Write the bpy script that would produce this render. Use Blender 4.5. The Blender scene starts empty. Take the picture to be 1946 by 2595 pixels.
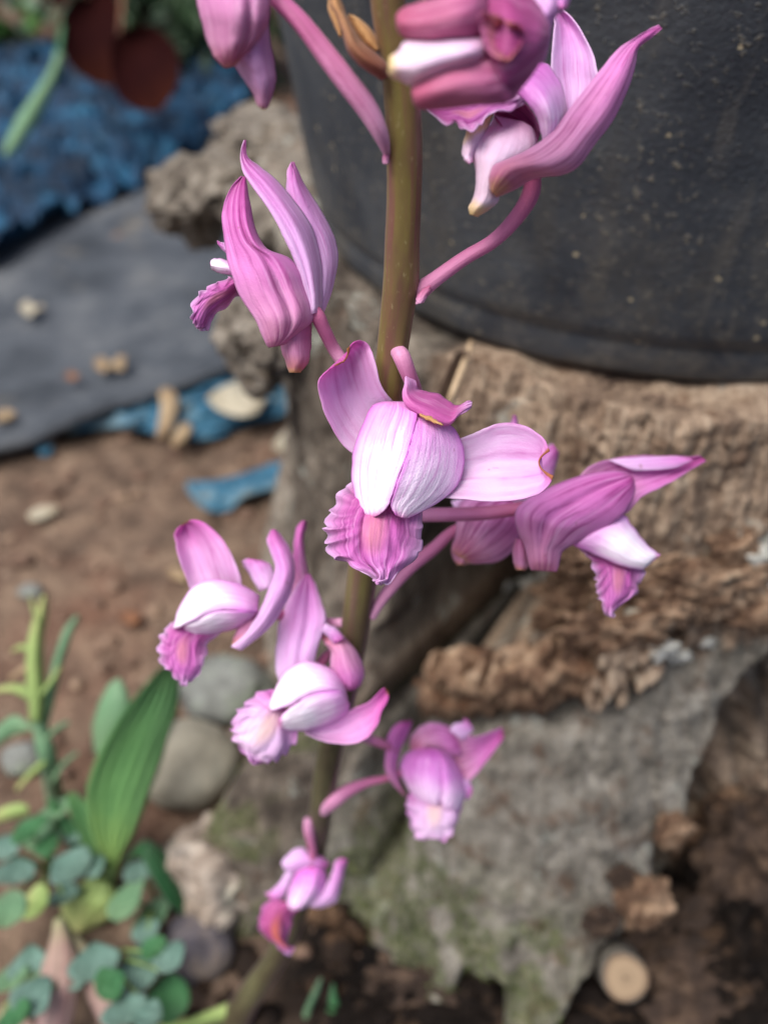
import bpy, bmesh, math, random
import numpy as np
from mathutils import Vector

# ------------------------------------------------------------------ camera, world, sun, exposure
sc = bpy.context.scene
COL = sc.collection
PITCH = math.radians(40.0)          # looking down
H = 0.42                            # camera height above the soil
SW, SH = 1946.0, 2595.0             # photograph size
FPX = 1297.5 / (2.27 / 4.28)        # focal length in photograph pixels (phone lens)
FOCUS = 0.190
cam_d = bpy.data.cameras.new("camera")
cam_d.sensor_fit = 'VERTICAL'; cam_d.sensor_height = 4.54; cam_d.sensor_width = 3.405
cam_d.lens = 4.28
cam_d.clip_start = 0.01; cam_d.clip_end = 200
cam_d.dof.use_dof = True; cam_d.dof.focus_distance = FOCUS; cam_d.dof.aperture_fstop = 1.1
cam = bpy.data.objects.new("camera", cam_d); COL.objects.link(cam)
cam.location = (0, 0, H); cam.rotation_euler = (math.pi/2 - PITCH, 0, 0)
sc.camera = cam

SUN_EL, SUN_AZ = 63.0, -52.0        # elevation; azimuth measured from behind the camera towards the left
w = bpy.data.worlds.new("World"); sc.world = w; w.use_nodes = True
wn = w.node_tree; bg = wn.nodes['Background']
sky = wn.nodes.new('ShaderNodeTexSky'); sky.sky_type = 'NISHITA'; sky.sun_disc = False
sundir = Vector((-math.sin(math.radians(-SUN_AZ))*math.cos(math.radians(SUN_EL)),
                 -math.cos(math.radians(-SUN_AZ))*math.cos(math.radians(SUN_EL)),
                 math.sin(math.radians(SUN_EL))))
sky.sun_elevation = math.radians(SUN_EL)
sky.sun_rotation = math.atan2(sundir.x, sundir.y)
sky.dust_density = 4.0; sky.air_density = 0.8; sky.ozone_density = 1.0
wn.links.new(sky.outputs[0], bg.inputs[0]); bg.inputs[1].default_value = 0.065
sl = bpy.data.lights.new("sun", 'SUN'); sl.energy = 1.5; sl.angle = math.radians(42); sl.color = (1.0, 0.99, 0.98)
so = bpy.data.objects.new("sun", sl); COL.objects.link(so); so.location = (0, 0, 5)
so.rotation_euler = (-sundir).to_track_quat('-Z', 'Y').to_euler()
sc.view_settings.view_transform = 'Standard'; sc.view_settings.look = 'None'
sc.view_settings.exposure = 1.45; sc.view_settings.gamma = 1.0
sc.cycles.use_denoising = True
sc.cycles.max_bounces = 6; sc.cycles.transparent_max_bounces = 6
sc.cycles.sample_clamp_indirect = 6

# ------------------------------------------------------------------ helpers
SP, CP = math.sin(PITCH), math.cos(PITCH)
FWD = np.array([0, CP, -SP]); UP = np.array([0, SP, CP]); RIGHT = np.array([1.0, 0, 0])
CAM = np.array([0, 0, H])
def ray(x, y):
    return RIGHT*((x-SW/2)/FPX) + UP*((SH/2-y)/FPX) + FWD
def P(x, y, d):                      # photograph pixel at a depth along the lens axis
    return CAM + ray(x, y)*d
def PZ(x, y, z):                     # photograph pixel on the level z
    r = ray(x, y); return CAM + r*((z-H)/r[2])
def PY(x, y, Y):                     # photograph pixel at a distance Y in front
    r = ray(x, y); return CAM + r*(Y/r[1])
def dY(y, Y): return Y/ray(0, y)[1]
CROP = {'s':(0,0,1), 'd':(0,0,1.17300), 'c1':(0,0,.48222),'c2':(480,0,.42194),'c3':(940,0,.48222),'c4':(440,320,.42194),
 'c5':(760,820,.42194),'c6':(1080,1080,.45208),'c7':(360,1280,.39180),'c8':(600,1720,.434),
 'b1':(0,900,.45811),'b2':(0,1450,.45811),'b3':(0,2000,.45811),'b4':(640,2000,.39783),'b5':(1200,1900,.44967),
 'b6':(940,1400,.60639),'b7':(1100,800,.50995),'b8':(300,240,.36166)}
def cx(c, x, y):
    o = CROP[c]; return o[0]+x*o[2], o[1]+y*o[2]
def S(r, g, b):
    f = lambda c: (c/255/12.92) if c/255 <= .04045 else ((c/255+.055)/1.055)**2.4
    return (f(r), f(g), f(b), 1)

# vectorised gradient noise
_rng = np.random.RandomState(7)
_perm = np.tile(_rng.permutation(512), 3)
_grad = _rng.normal(size=(512, 3)); _grad /= np.linalg.norm(_grad, axis=1)[:, None]
def noise(p):
    p = np.asarray(p, float); i = np.floor(p).astype(int); f = p-i
    u = f*f*f*(f*(f*6-15)+10); i &= 511
    out = 0
    for dx in (0, 1):
        for dy in (0, 1):
            for dz in (0, 1):
                h = _perm[(_perm[(_perm[(i[..., 0]+dx) & 511]+i[..., 1]+dy) & 511]+i[..., 2]+dz) & 511] & 511
                g = _grad[h]
                dd = g[..., 0]*(f[..., 0]-dx)+g[..., 1]*(f[..., 1]-dy)+g[..., 2]*(f[..., 2]-dz)
                wx = u[..., 0] if dx else 1-u[..., 0]; wy = u[..., 1] if dy else 1-u[..., 1]; wz = u[..., 2] if dz else 1-u[..., 2]
                out = out+dd*wx*wy*wz
    return out*1.5
def fbm(p, o=4, g=.5):
    p = np.asarray(p, float); a = 1; s = 0
    for k in range(o): s = s+a*noise(p*(2**k)+k*17.3); a *= g
    return s
def smooth(a, b, x):
    t = np.clip((x-a)/(b-a), 0, 1); return t*t*(3-2*t)

# ------------------------------------------------------------------ materials
def newmat(name):
    m = bpy.data.materials.new(name); m.use_nodes = True
    nt = m.node_tree; return m, nt, nt.nodes['Principled BSDF']
def N(nt, t, **kw):
    n = nt.nodes.new('ShaderNode'+t)
    for k, v in kw.items(): setattr(n, k, v)
    return n
def math_(nt, op, a, b=None, clamp=False):
    n = N(nt, 'Math', operation=op, use_clamp=clamp)
    for i, v in enumerate((a, b)):
        if v is None: continue
        if hasattr(v, 'links'): nt.links.new(v, n.inputs[i])
        else: n.inputs[i].default_value = v
    return n.outputs[0]
def ramp(nt, fac, stops):
    r = N(nt, 'ValToRGB'); e = r.color_ramp.elements
    while len(e) < len(stops): e.new(1)
    for el, (p, c) in zip(e, stops): el.position = p; el.color = c if len(c) == 4 else (*c, 1)
    if fac is not None: nt.links.new(fac, r.inputs[0])
    return r.outputs[0]
def mixc(nt, fac, a, b, mode='MIX'):
    n = N(nt, 'Mix', data_type='RGBA', blend_type=mode); n.clamp_factor = True
    for i, v in ((0, fac), (6, a), (7, b)):
        if hasattr(v, 'links'): nt.links.new(v, n.inputs[i])
        else: n.inputs[i].default_value = v
    return n.outputs[2]
def noisetex(nt, vec, scale, detail=4, rough=.55, dist=0, dims='3D'):
    n = N(nt, 'TexNoise', noise_dimensions=dims)
    n.inputs['Scale'].default_value = scale; n.inputs['Detail'].default_value = detail
    n.inputs['Roughness'].default_value = rough; n.inputs['Distortion'].default_value = dist
    if vec is not None: nt.links.new(vec, n.inputs['Vector'])
    return n.outputs['Fac']
def bump(nt, bs, h, strength, dist):
    b = N(nt, 'Bump'); b.inputs['Strength'].default_value = strength; b.inputs['Distance'].default_value = dist
    nt.links.new(h, b.inputs['Height']); nt.links.new(b.outputs[0], bs.inputs['Normal'])
def translucent(nt, bs, col, amount):
    t = N(nt, 'BsdfTranslucent'); nt.links.new(col, t.inputs['Color'])
    m = N(nt, 'MixShader'); m.inputs[0].default_value = amount
    nt.links.new(bs.outputs[0], m.inputs[1]); nt.links.new(t.outputs[0], m.inputs[2])
    nt.links.new(m.outputs[0], nt.nodes['Material Output'].inputs[0])

def petal_mat(name, stops, vein=S(165,50,125), vs=.5, nv=26, edge=None, es=.0, centre=None, rough=.5, spec=.3, tr=.36, tip=None):
    """colour along the petal (v), streaky veins (u), tinted margins, optional blotch in the throat"""
    if name.startswith(('petal', 'spur')):
        kk = .18 if name in ('petal_hood', 'petal_hood_striped') else .045  # hoods lightened more, towards their painted white highlights
        lt = lambda c: tuple(min(1, (q+(1-q)*kk)*h_) for q, h_ in zip(c[:3], (1.04, .92 if kk < .1 else 1.0, 1.02)))+(1,)
        stops = [(p_, lt(c_)) for p_, c_ in stops]; vs = vs*.8
    m, nt, bs = newmat(name)
    uv = N(nt, 'UVMap'); sep = N(nt, 'SeparateXYZ'); nt.links.new(uv.outputs[0], sep.inputs[0])
    u, v = sep.outputs[0], sep.outputs[1]
    gen = N(nt, 'TexCoord').outputs['Object']
    n1 = noisetex(nt, gen, 260, 3)
    vv = math_(nt, 'ADD', v, math_(nt, 'MULTIPLY', math_(nt, 'SUBTRACT', n1, .5), .22))
    col = ramp(nt, vv, stops)
    cmb = N(nt, 'CombineXYZ')
    nt.links.new(math_(nt, 'MULTIPLY', u, nv), cmb.inputs[0]); nt.links.new(math_(nt, 'MULTIPLY', v, 1.6), cmb.inputs[1])
    st = noisetex(nt, cmb.outputs[0], 1.0, 3, .6, .25)
    stm = ramp(nt, st, [(.44, (0,0,0,1)), (.64, (1,1,1,1))])
    patch = ramp(nt, noisetex(nt, gen, 110, 3), [(.34, (.1,.1,.1,1)), (.66, (1,1,1,1))])
    col = mixc(nt, math_(nt, 'MULTIPLY', math_(nt, 'MULTIPLY', stm, patch), vs*.7), col, vein)
    fine = noisetex(nt, cmb.outputs[0], 3.2, 2, .6, .4)
    lite = ramp(nt, st, [(.36, (1,1,1,1)), (.47, (0,0,0,1))])
    if name.startswith(('petal', 'spur')):
        col = mixc(nt, math_(nt, 'MULTIPLY', math_(nt, 'MULTIPLY', lite, patch), .22), col, S(250,238,250))
    # thin branching veins: lines of constant u, wandering and fading along the petal
    wan = math_(nt, 'ADD', math_(nt, 'MULTIPLY', math_(nt, 'SUBTRACT', noisetex(nt, gen, 80, 2, .5), .5), .26), u)
    ln = math_(nt, 'ABSOLUTE', math_(nt, 'SINE', math_(nt, 'MULTIPLY', wan, nv*1.0)))
    ln = math_(nt, 'POWER', math_(nt, 'SUBTRACT', 1.0, ln), 4.0)
    ln = math_(nt, 'MULTIPLY', ln, math_(nt, 'MULTIPLY', math_(nt, 'ADD', patch, .15), math_(nt, 'ADD', fine, .2)))
    col = mixc(nt, math_(nt, 'MULTIPLY', ln, vs*1.35, True), col, vein)
    bru = ramp(nt, noisetex(nt, gen, 330, 2, .5), [(.735, (0,0,0,1)), (.77, (1,1,1,1))])
    col = mixc(nt, math_(nt, 'MULTIPLY', bru, .35), col, S(150,84,84))
    if centre:
        du = math_(nt, 'MULTIPLY', math_(nt, 'ABSOLUTE', math_(nt, 'SUBTRACT', u, centre[1])), 1/centre[2])
        dv = math_(nt, 'MULTIPLY', math_(nt, 'ABSOLUTE', math_(nt, 'SUBTRACT', v, centre[3])), 1/centre[4])
        k = math_(nt, 'POWER', math_(nt, 'SUBTRACT', 1.1, math_(nt, 'ADD', math_(nt, 'POWER', du, 2), math_(nt, 'POWER', dv, 2)), True), 1.6)
        k = math_(nt, 'MULTIPLY', k, math_(nt, 'ADD', .35, math_(nt, 'MULTIPLY', fine, 1.0)))
        col = mixc(nt, math_(nt, 'MULTIPLY', k, centre[5], True), col, centre[0])
    if edge:
        eu = math_(nt, 'MULTIPLY', math_(nt, 'ABSOLUTE', math_(nt, 'SUBTRACT', u, .5)), 2)
        ef = math_(nt, 'POWER', eu, 5)
        col = mixc(nt, math_(nt, 'MULTIPLY', ef, es), col, edge)
    if tip:
        tf = math_(nt, 'MULTIPLY', math_(nt, 'SUBTRACT', math_(nt, 'ADD', v, math_(nt, 'MULTIPLY', math_(nt, 'SUBTRACT', n1, .5), .12)), .945), 40, True)
        col = mixc(nt, tf, col, tip)
    nt.links.new(col, bs.inputs['Base Color'])
    bs.inputs['Roughness'].default_value = rough; bs.inputs['Specular IOR Level'].default_value = spec
    bs.inputs['Sheen Weight'].default_value = 0 if name == 'red_leaf' else .12; bs.inputs['Sheen Roughness'].default_value = .4
    cell = noisetex(nt, gen, 2600, 2)
    h = math_(nt, 'ADD', math_(nt, 'MULTIPLY', st, 1.0), math_(nt, 'MULTIPLY', cell, .7))
    bump(nt, bs, h, .45, .0004)
    translucent(nt, bs, col, tr)
    return m

def rough_mat(name, stops, scale, detail=6, rough=.85, bstr=.5, bdist=.002, stretch=(1,1,1), dist=0, spots=None, spec=.3, bscale=None, extra=None):
    m, nt, bs = newmat(name)
    g = N(nt, 'TexCoord').outputs['Object']
    mp = N(nt, 'Mapping'); mp.inputs['Scale'].default_value = stretch; nt.links.new(g, mp.inputs[0])
    n1 = noisetex(nt, mp.outputs[0], scale, detail, .6, dist)
    col = ramp(nt, n1, stops)
    for (c, s, lo, hi, k) in (spots or []):
        f = ramp(nt, noisetex(nt, g, s, 3), [(lo, (0,0,0,1)), (hi, (1,1,1,1))])
        col = mixc(nt, math_(nt, 'MULTIPLY', f, k), col, c)
    nt.links.new(col, bs.inputs['Base Color'])
    bs.inputs['Roughness'].default_value = rough; bs.inputs['Specular IOR Level'].default_value = spec
    h = noisetex(nt, mp.outputs[0], bscale or scale*3, 5, .65)
    bump(nt, bs, h, bstr, bdist)
    return m

# ------------------------------------------------------------------ mesh builders
def link(name, me, mat=None, parent=None, smoothed=True):
    if smoothed: me.polygons.foreach_set('use_smooth', [True]*len(me.polygons))
    if mat: me.materials.append(mat)
    o = bpy.data.objects.new(name, me); COL.objects.link(o)
    if parent is not None: o.parent = parent
    return o
def tag(o, label=None, cat=None, group=None, kind=None):
    if label: o['label'] = label
    if cat: o['category'] = cat
    if group: o['group'] = group
    if kind: o['kind'] = kind
    return o
def empty(name, loc):
    o = bpy.data.objects.new(name, None); COL.objects.link(o); o.location = loc; o.empty_display_size = .01
    return o
def setparent(o, p):
    """parent and keep the world place: everything is modelled in world coordinates"""
    o.parent = p; loc = Vector((0,0,0)); q = p
    while q is not None: loc += Vector(q.location); q = q.parent
    o.location = -loc
    return o
def grid_mesh(name, V, uv=True, closed_u=False):
    """V: (nv, nu, 3) array"""
    nv, nu = V.shape[:2]
    idx = np.arange(nv*nu).reshape(nv, nu)
    if closed_u:
        a = idx[:-1]; b = np.roll(a, -1, 1); c = np.roll(idx[1:], -1, 1); d = idx[1:]
    else:
        a, b, c, d = idx[:-1, :-1], idx[:-1, 1:], idx[1:, 1:], idx[1:, :-1]
    F = np.stack([a, b, c, d], -1).reshape(-1, 4)
    me = bpy.data.meshes.new(name); me.from_pydata(V.reshape(-1, 3).tolist(), [], F.tolist())
    if uv:
        l = me.uv_layers.new(name='UVMap')
        uu, vv = np.meshgrid(np.linspace(0, 1, nu), np.linspace(0, 1, nv))
        co = np.stack([uu, vv], -1).reshape(-1, 2)[F.reshape(-1)]
        l.data.foreach_set('uv', co.reshape(-1))
    me.update(); return me
def cr(pts, t):
    """Catmull-Rom through rows of pts, t in 0..1 (array)"""
    pts = np.asarray(pts, float); n = len(pts)
    if n == 1: return np.repeat(pts, len(t), 0)
    if n == 2: return pts[0]+(pts[1]-pts[0])*t[:, None]
    p = np.vstack([2*pts[0]-pts[1], pts, 2*pts[-1]-pts[-2]])
    x = t*(n-1); i = np.minimum(x.astype(int), n-2); f = (x-i)[:, None]
    a, b, c, d = p[i], p[i+1], p[i+2], p[i+3]
    return .5*((2*b)+(-a+c)*f+(2*a-5*b+4*c-d)*f*f+(-a+3*b-3*c+d)*f**3)
def lst(v, t):
    v = np.atleast_1d(np.asarray(v, float))
    return cr(v[:, None], t)[:, 0]

def petal(name, crop, D, rows, mat, parent, dl=0, dr=0, b=0, wv=0, groove=None, ruffle=0, rfreq=7, pleat=0, npleat=8, end=(0, 0),
          start=(0, 0), nu=22, nv=34, th=.22, curl=0, seed=0, jag=0, rv=0.):
    """A curved sheet between two edge curves. rows: (lx,ly,rx,ry) in crop pixels; depths in mm behind D (metres)."""
    t = np.linspace(0, 1, nv); s = np.linspace(0, 1, nu)
    R = np.array([[*cx(crop, r[0], r[1]), *cx(crop, r[2], r[3])] for r in rows])
    E = cr(R, t)
    dl, dr, b, wv = [lst(q, t) for q in (dl, dr, b, wv)]
    S_, T_ = np.meshgrid(s, t)
    X = E[:, 0:1]*(1-S_)+E[:, 2:3]*S_; Y = E[:, 1:2]*(1-S_)+E[:, 3:4]*S_
    k = CROP[crop][2]
    ev = smooth(.75, 1, T_)*4*S_*(1-S_); X = X+end[0]*k*ev; Y = Y+end[1]*k*ev
    ev = smooth(.25, 0, T_)*4*S_*(1-S_); X = X+start[0]*k*ev; Y = Y+start[1]*k*ev
    Z = dl[:, None]*(1-S_)+dr[:, None]*S_+b[:, None]*4*S_*(1-S_)+wv[:, None]*np.sin(2*math.pi*S_)
    if groove: Z = Z+groove[1]*np.exp(-((S_-groove[0])/groove[2])**2)*np.sin(math.pi*np.clip(T_, 0, 1))
    if ruffle:
        e = np.abs(2*S_-1)**2.2
        e = np.maximum(e, smooth(.72, 1, T_)*.9)*smooth(rv, rv+.25, T_)
        ang = np.arctan2(S_-.5, T_-.2+1e-6)
        ph = fbm(np.stack([T_*2+seed, S_*2, T_*0], -1), 2)*5
        wav = np.sin(ang*rfreq*2+T_*rfreq*3+ph+seed)
        Z = Z+ruffle*e*wav
        X = X+jag*e*np.sin(ang*rfreq*3.1+T_*rfreq*4.3+ph*1.3+seed*2)*np.sign(S_-.5)
        Y = Y+jag*e*np.cos(ang*rfreq*2.7+ph*1.7+seed)
    if pleat:
        tri = np.abs(((S_*npleat) % 1)*2-1)*2-1
        Z = Z+pleat*tri*np.sin(math.pi*np.clip(T_*.92+.04, 0, 1))
    sd_ = seed*3.1+(rows[0][0]*.013) % 7+D*50
    Z = Z+.25*fbm(np.stack([S_*3+sd_, T_*4, S_*0], -1), 3)+.10*noise(np.stack([S_*16+sd_, T_*2.2, S_*0], -1))
    em = np.abs(2*S_-1)**3
    nz = fbm(np.stack([T_*9+sd_, np.sign(S_-.5)*3, T_*0], -1), 3)
    wv_ = np.hypot(E[:, 2]-E[:, 0], E[:, 3]-E[:, 1])[:, None]+1e-6
    X = X+em*nz*2.2*np.sign(S_-.5)*((E[:, 2:3]-E[:, 0:1])/wv_); Y = Y+em*nz*2.2*np.sign(S_-.5)*((E[:, 3:4]-E[:, 1:2])/wv_)
    Z = Z+em*.35*noise(np.stack([T_*6+sd_+9, np.sign(S_-.5)*5, T_*0], -1))
    rx = (X-SW/2)/FPX; ry = (SH/2-Y)/FPX; d = D+Z/1000
    V = CAM+(RIGHT*rx[..., None]+UP*ry[..., None]+FWD)*d[..., None]
    me = grid_mesh(name, V); o = link(name, me, mat)
    if th:
        md = o.modifiers.new('thickness', 'SOLIDIFY'); md.thickness = th/1000; md.offset = 0
    if parent is not None: setparent(o, parent)
    return o

def tube_v(pts, rad, n=14, seg=30, flute=0, nf=3):
    t = np.linspace(0, 1, seg); C = cr(pts, t); r = lst(rad, t)
    T = np.gradient(C, axis=0); T /= np.linalg.norm(T, axis=1)[:, None]
    a = np.cross(T[0], [0.3, .2, 1]); a /= np.linalg.norm(a)
    V = np.zeros((seg, n, 3)); th = np.linspace(0, 2*math.pi, n, endpoint=False)
    for i in range(seg):
        a = a-T[i]*a.dot(T[i]); a /= np.linalg.norm(a); bb = np.cross(T[i], a)
        rr = r[i]*(1+flute*np.cos(nf*th))
        V[i] = C[i]+rr[:, None]*(np.cos(th)[:, None]*a+np.sin(th)[:, None]*bb)
    return V
def tube(name, pts, rad, mat, parent=None, n=14, seg=30, caps=True, flute=0, nf=3):
    V = tube_v(pts, rad, n, seg, flute, nf)
    me = grid_mesh(name, V, True, True)
    if caps:
        bm = bmesh.new(); bm.from_mesh(me); bm.verts.ensure_lookup_table()
        bm.faces.new([bm.verts[i] for i in range(n)][::-1]); bm.faces.new([bm.verts[(seg-1)*n+i] for i in range(n)])
        bm.to_mesh(me); bm.free()
    o = link(name, me, mat)
    if parent is not None: setparent(o, parent)
    return o
def ptube(name, crop, pts, mat, parent, n=14, seg=30, flute=0, nf=3, sub=None):
    """pts: (x, y, depth m, radius in crop px)"""
    q = [P(*cx(crop, p[0], p[1]), p[2]) for p in pts]
    r = [p[3]*CROP[crop][2]/FPX*p[2] for p in pts]
    return tube(name, q, r, mat, parent, n, seg, True, flute, nf)

def blob(name, loc, size, mat, parent=None, rough=.12, fs=1.0, sub=4, seed=0, squash=None, rot=0, holes=0):
    bm = bmesh.new(); bmesh.ops.create_icosphere(bm, subdivisions=sub, radius=1)
    co = np.array([v.co[:] for v in bm.verts])
    d = fbm(co*fs+seed*13.7, 5, .55)*rough*2
    if holes: d = d-holes*smooth(.12, .35, noise(co*fs*2.3+seed*5))
    co = co*(1+d[:, None])*np.array(size)
    if rot: c, s_ = math.cos(rot), math.sin(rot); co = np.stack([co[:, 0]*c-co[:, 1]*s_, co[:, 0]*s_+co[:, 1]*c, co[:, 2]], -1)
    for v, p in zip(bm.verts, co): v.co = p
    me = bpy.data.meshes.new(name); bm.to_mesh(me); bm.free()
    o = link(name, me, mat)
    o.location = loc
    if parent is not None: setparent(o, parent); o.location = Vector(o.location)+Vector(loc)
    return o

# ================================================================== THE SETTING
# ---- soil
M_soil = rough_mat('soil', [(.25, S(58,47,39)), (.45, S(92,76,64)), (.6, S(116,97,81)), (.8, S(140,121,102))], 38, 8, .95, .8, .004,
                   spots=[(S(160,142,122), 120, .62, .72, .5), (S(58,44,38), 22, .55, .75, .6), (S(120,84,66), 9, .5, .7, .45)], spec=.15)
def axis(lo, hi, step, far, n=26):
    core = np.arange(lo, hi+1e-9, step); g = np.geomspace(step, far, n)
    return np.concatenate([lo-g[::-1], core, hi+g])
gx, gy = axis(-.55, .45, .0035, 18), axis(.02, 1.5, .0035, 18)
GX, GY = np.meshgrid(gx, gy)
pp = np.stack([GX, GY, GX*0], -1)
near = np.exp(-np.maximum(0, np.hypot(GX, GY-.7)-1.2)*2)
def soil_h(p):
    return .006*fbm(p*9, 3)+.0026*fbm(p*60, 3)+.0022*np.maximum(0, noise(p*120+3))
GZ = soil_h(pp)*near
gme = grid_mesh('ground', np.stack([GX, GY, GZ], -1))
hum_shade = np.clip(smooth(-.07, -.02, GX+.03*fbm(pp*14, 3))*smooth(.5, .3, GY), 0, 1)
at = gme.attributes.new('humus_shade', 'FLOAT', 'POINT'); at.data.foreach_set('value', hum_shade.reshape(-1).astype(np.float32))
nt = M_soil.node_tree; bs_ = nt.nodes['Principled BSDF']; src = bs_.inputs['Base Color'].links[0].from_socket
hc = ramp(nt, noisetex(nt, N(nt, 'TexCoord').outputs['Object'], 90, 6, .65), [(.35, S(12,10,9)), (.55, S(26,21,18)), (.72, S(60,49,40))])  # dark litter soil, taken blacker still to stand for shade by the stump
nt.links.new(mixc(nt, N(nt, 'Attribute', attribute_name='humus_shade').outputs['Fac'], src, hc), bs_.inputs['Base Color'])
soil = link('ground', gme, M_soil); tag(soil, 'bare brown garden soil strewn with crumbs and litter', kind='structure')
def ground_z(x, y): return float(soil_h(np.array([x, y, 0.0])))

def clods(name, n, region, rmin, rmax, mat, seed, label):
    rs = np.random.RandomState(seed); bm0 = bmesh.new(); bmesh.ops.create_icosphere(bm0, subdivisions=1, radius=1)
    bv = np.array([v.co[:] for v in bm0.verts]); bf = np.array([[v.index for v in f.verts] for f in bm0.faces]); bm0.free()
    V, F = [], []
    for i in range(n):
        x = rs.uniform(region[0], region[1]); y = rs.uniform(region[2], region[3])
        r = rmin+(rmax-rmin)*rs.rand()**3.5
        q = bv*(1+.35*noise(bv*1.3+i*3.7)[:, None])*r*np.array([rs.uniform(.7, 1.5), rs.uniform(.7, 1.3), rs.uniform(.45, .8)])
        a = rs.uniform(0, 6.28); q = np.stack([q[:, 0]*math.cos(a)-q[:, 1]*math.sin(a), q[:, 0]*math.sin(a)+q[:, 1]*math.cos(a), q[:, 2]], -1)
        q += [x, y, ground_z(x, y)+r*.2]; F.append(bf+len(V)*len(bv)); V.append(q)
    me = bpy.data.meshes.new(name); me.from_pydata(np.vstack(V).tolist(), [], np.vstack(F).tolist())
    o = link(name, me, mat); tag(o, label, 'soil', kind='stuff'); return o
M_clod = rough_mat('soil_crumb', [(.3, S(70,54,45)), (.5, S(112,90,76)), (.7, S(150,128,106))], 30, 5, .95, .6, .001, spec=.15)
clods('soil_crumbs', 1500, (-.5, .0, .18, .95), .0012, .007, M_clod, 3, 'loose crumbs of brown soil scattered over the bare ground')
M_litter = rough_mat('litter_crumb', [(.3, S(20,16,14)), (.52, S(42,33,27)), (.66, S(92,70,52)), (.8, S(140,124,106))], 45, 5, .9, .6, .001, spec=.15)
clods('woody_crumbs', 900, (-.08, .3, .06, .26), .0015, .009, M_litter, 5, 'dark woody crumbs and bark grit lying below the stump')

# ---- stump
SX, SY, ZT = .1206, .42, .249
phi = np.concatenate([np.linspace(-150, 45, 760), np.linspace(45, 210, 70)[1:-1]])     # degrees from the camera side
n_top, n_side = 26, 250
PH, Q = np.meshgrid(phi, np.concatenate([np.linspace(-1, 0, n_top), np.linspace(0, 1, n_side+1)[1:]]))
TH = np.radians(PH-90)
top = Q <= 0
zz = np.where(top, ZT, ZT*(1-np.clip(Q, 0, 1))-.012*np.clip(Q, 0, 1))
g = lambda x, c, wd: np.exp(-((x-c)/wd)**2)
flare = .03+.062*smooth(-58, -46, PH)+.03*g(PH, -45, 7)-.02*g(PH, -33, 5)+.012*g(PH, -15, 10)
hz = np.clip(1-zz/ZT, 0, 1)
R = .164+flare/.1*np.interp(zz.ravel(), [-.02, 0, .03, .06, .11, .15, .25], [.112, .108, .09, .066, .031, .012, 0]).reshape(zz.shape)
R += .038*g(PH, -116, 17)*smooth(.10, .2, zz)
R += .010*noise(np.stack([PH*.045, zz*9, zz*0], -1))
zl_f = lambda p_: np.interp(p_, [-38, -33, -3, 4, 60], [.082, .087, .150, .156, .16])
zl = zl_f(PH.ravel()).reshape(PH.shape)+.006*noise(np.stack([PH*.12, PH*0+.5, PH*0], -1))
right = smooth(-40.5, -38.5, PH+1.5*noise(np.stack([zz*70, zz*0, zz*0], -1)))*smooth(150, 120, PH)
zb = zl+.010*smooth(-12, 4, PH)*noise(np.stack([PH*.5, zz*25, zz*0+8], -1))
brown = np.clip(right*smooth(-.004, .004, zz-zb)+(1-right)*.22, 0, 1)
wig = noise(np.stack([PH*.3, zz*45, zz*0+4], -1))
# overhanging rotten ledge, open crack under it
lft = smooth(2, -14, PH)
R += right*lft*(.014*smooth(0, .003, zz-zl)*smooth(.045, .03, zz-zl+.004*wig)-.04*g(zz, zl-.003, .004))
box = lambda x, a, b_, e: smooth(a-e, a+e, x)*smooth(b_+e, b_-e, x)
# deep rotted-out pocket above the left end of the ledge
R -= .12*box(PH+3*wig, -37, -14, 1.6)*box(zz+.004*wig, zl+.002, zl+.058+.024*smooth(-17, -24, PH), .003)
# dark gap between the left column and the ledge, narrowing to a cleft at the foot
wid = np.interp(zz.ravel(), [0, .03, .08, .12, .15, .19, .21], [.2, 1.8, 2.6, 3.6, 6, 5.5, 1]).reshape(zz.shape)
mid = np.interp(zz.ravel(), [.03, .08, .12, .16, .2], [-31.5, -35.5, -36.5, -34, -34]).reshape(zz.shape)
R -= .135*box(PH+1.8*wig, mid-wid, mid+wid, 1.1)*smooth(.012, .03, zz)*smooth(.215, .195, zz)
# hollow under the right side
bnd = np.interp(zz.ravel(), [0, .03, .055, .096, .14, .165], [-14, -11, -5, 0, 5, 13]).reshape(zz.shape)+2.5*noise(np.stack([zz*45, zz*0, PH*.05], -1))
holl = smooth(0, 4, PH-bnd)*smooth(.004, -.008, zz-zl+.004*wig)*smooth(90, 75, PH)
R -= np.minimum(holl, 1)*(.075+.13*smooth(.065, .085, zz+.01*wig)*(R/.25))
hl_ = np.minimum(holl, 1)
# low arches at the foot
R -= .06*box(PH+wig*2, -20, -16, 1.4)*smooth(.03, .018, zz)
R = np.maximum(R, .035)
A = np.stack([np.cos(TH), np.sin(TH)], -1)
px = np.stack([SX+R*A[..., 0], SY+R*A[..., 1], zz], -1)
arc = np.stack([PH*.0032, zz, R*0], -1)                                   # metres along the face
fib = fbm(arc*np.array([170, 26, 1]), 4, .55)                             # vertical fibres
lum = fbm(px*38, 4, .5)
pit = smooth(.16, .34, noise(arc*np.array([95, 60, 1])+7)+.35*noise(arc*np.array([260, 190, 1])))
chunk = box(zz-zl, -.004, .05, .008); rg = .35+.65*chunk
R += brown*(rg*.0045*lum+.0026*fib-(.3+.7*chunk)*.010*pit*smooth(.1, .4, noise(arc*np.array([14, 12, 1])+2)+.3))
slant = np.stack([PH*.0032+zz*.35, zz-PH*.0010, zz*0], -1)
R += (1-brown)*(.0030*lum+.0026*fbm(slant*np.array([120, 16, 1]), 3)-.006*smooth(.55, .8, 1-np.abs(noise(slant*np.array([52, 7, 1])+3))*2.2)*smooth(-.1, .3, noise(slant*np.array([20, 12, 1])+9)))
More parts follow.
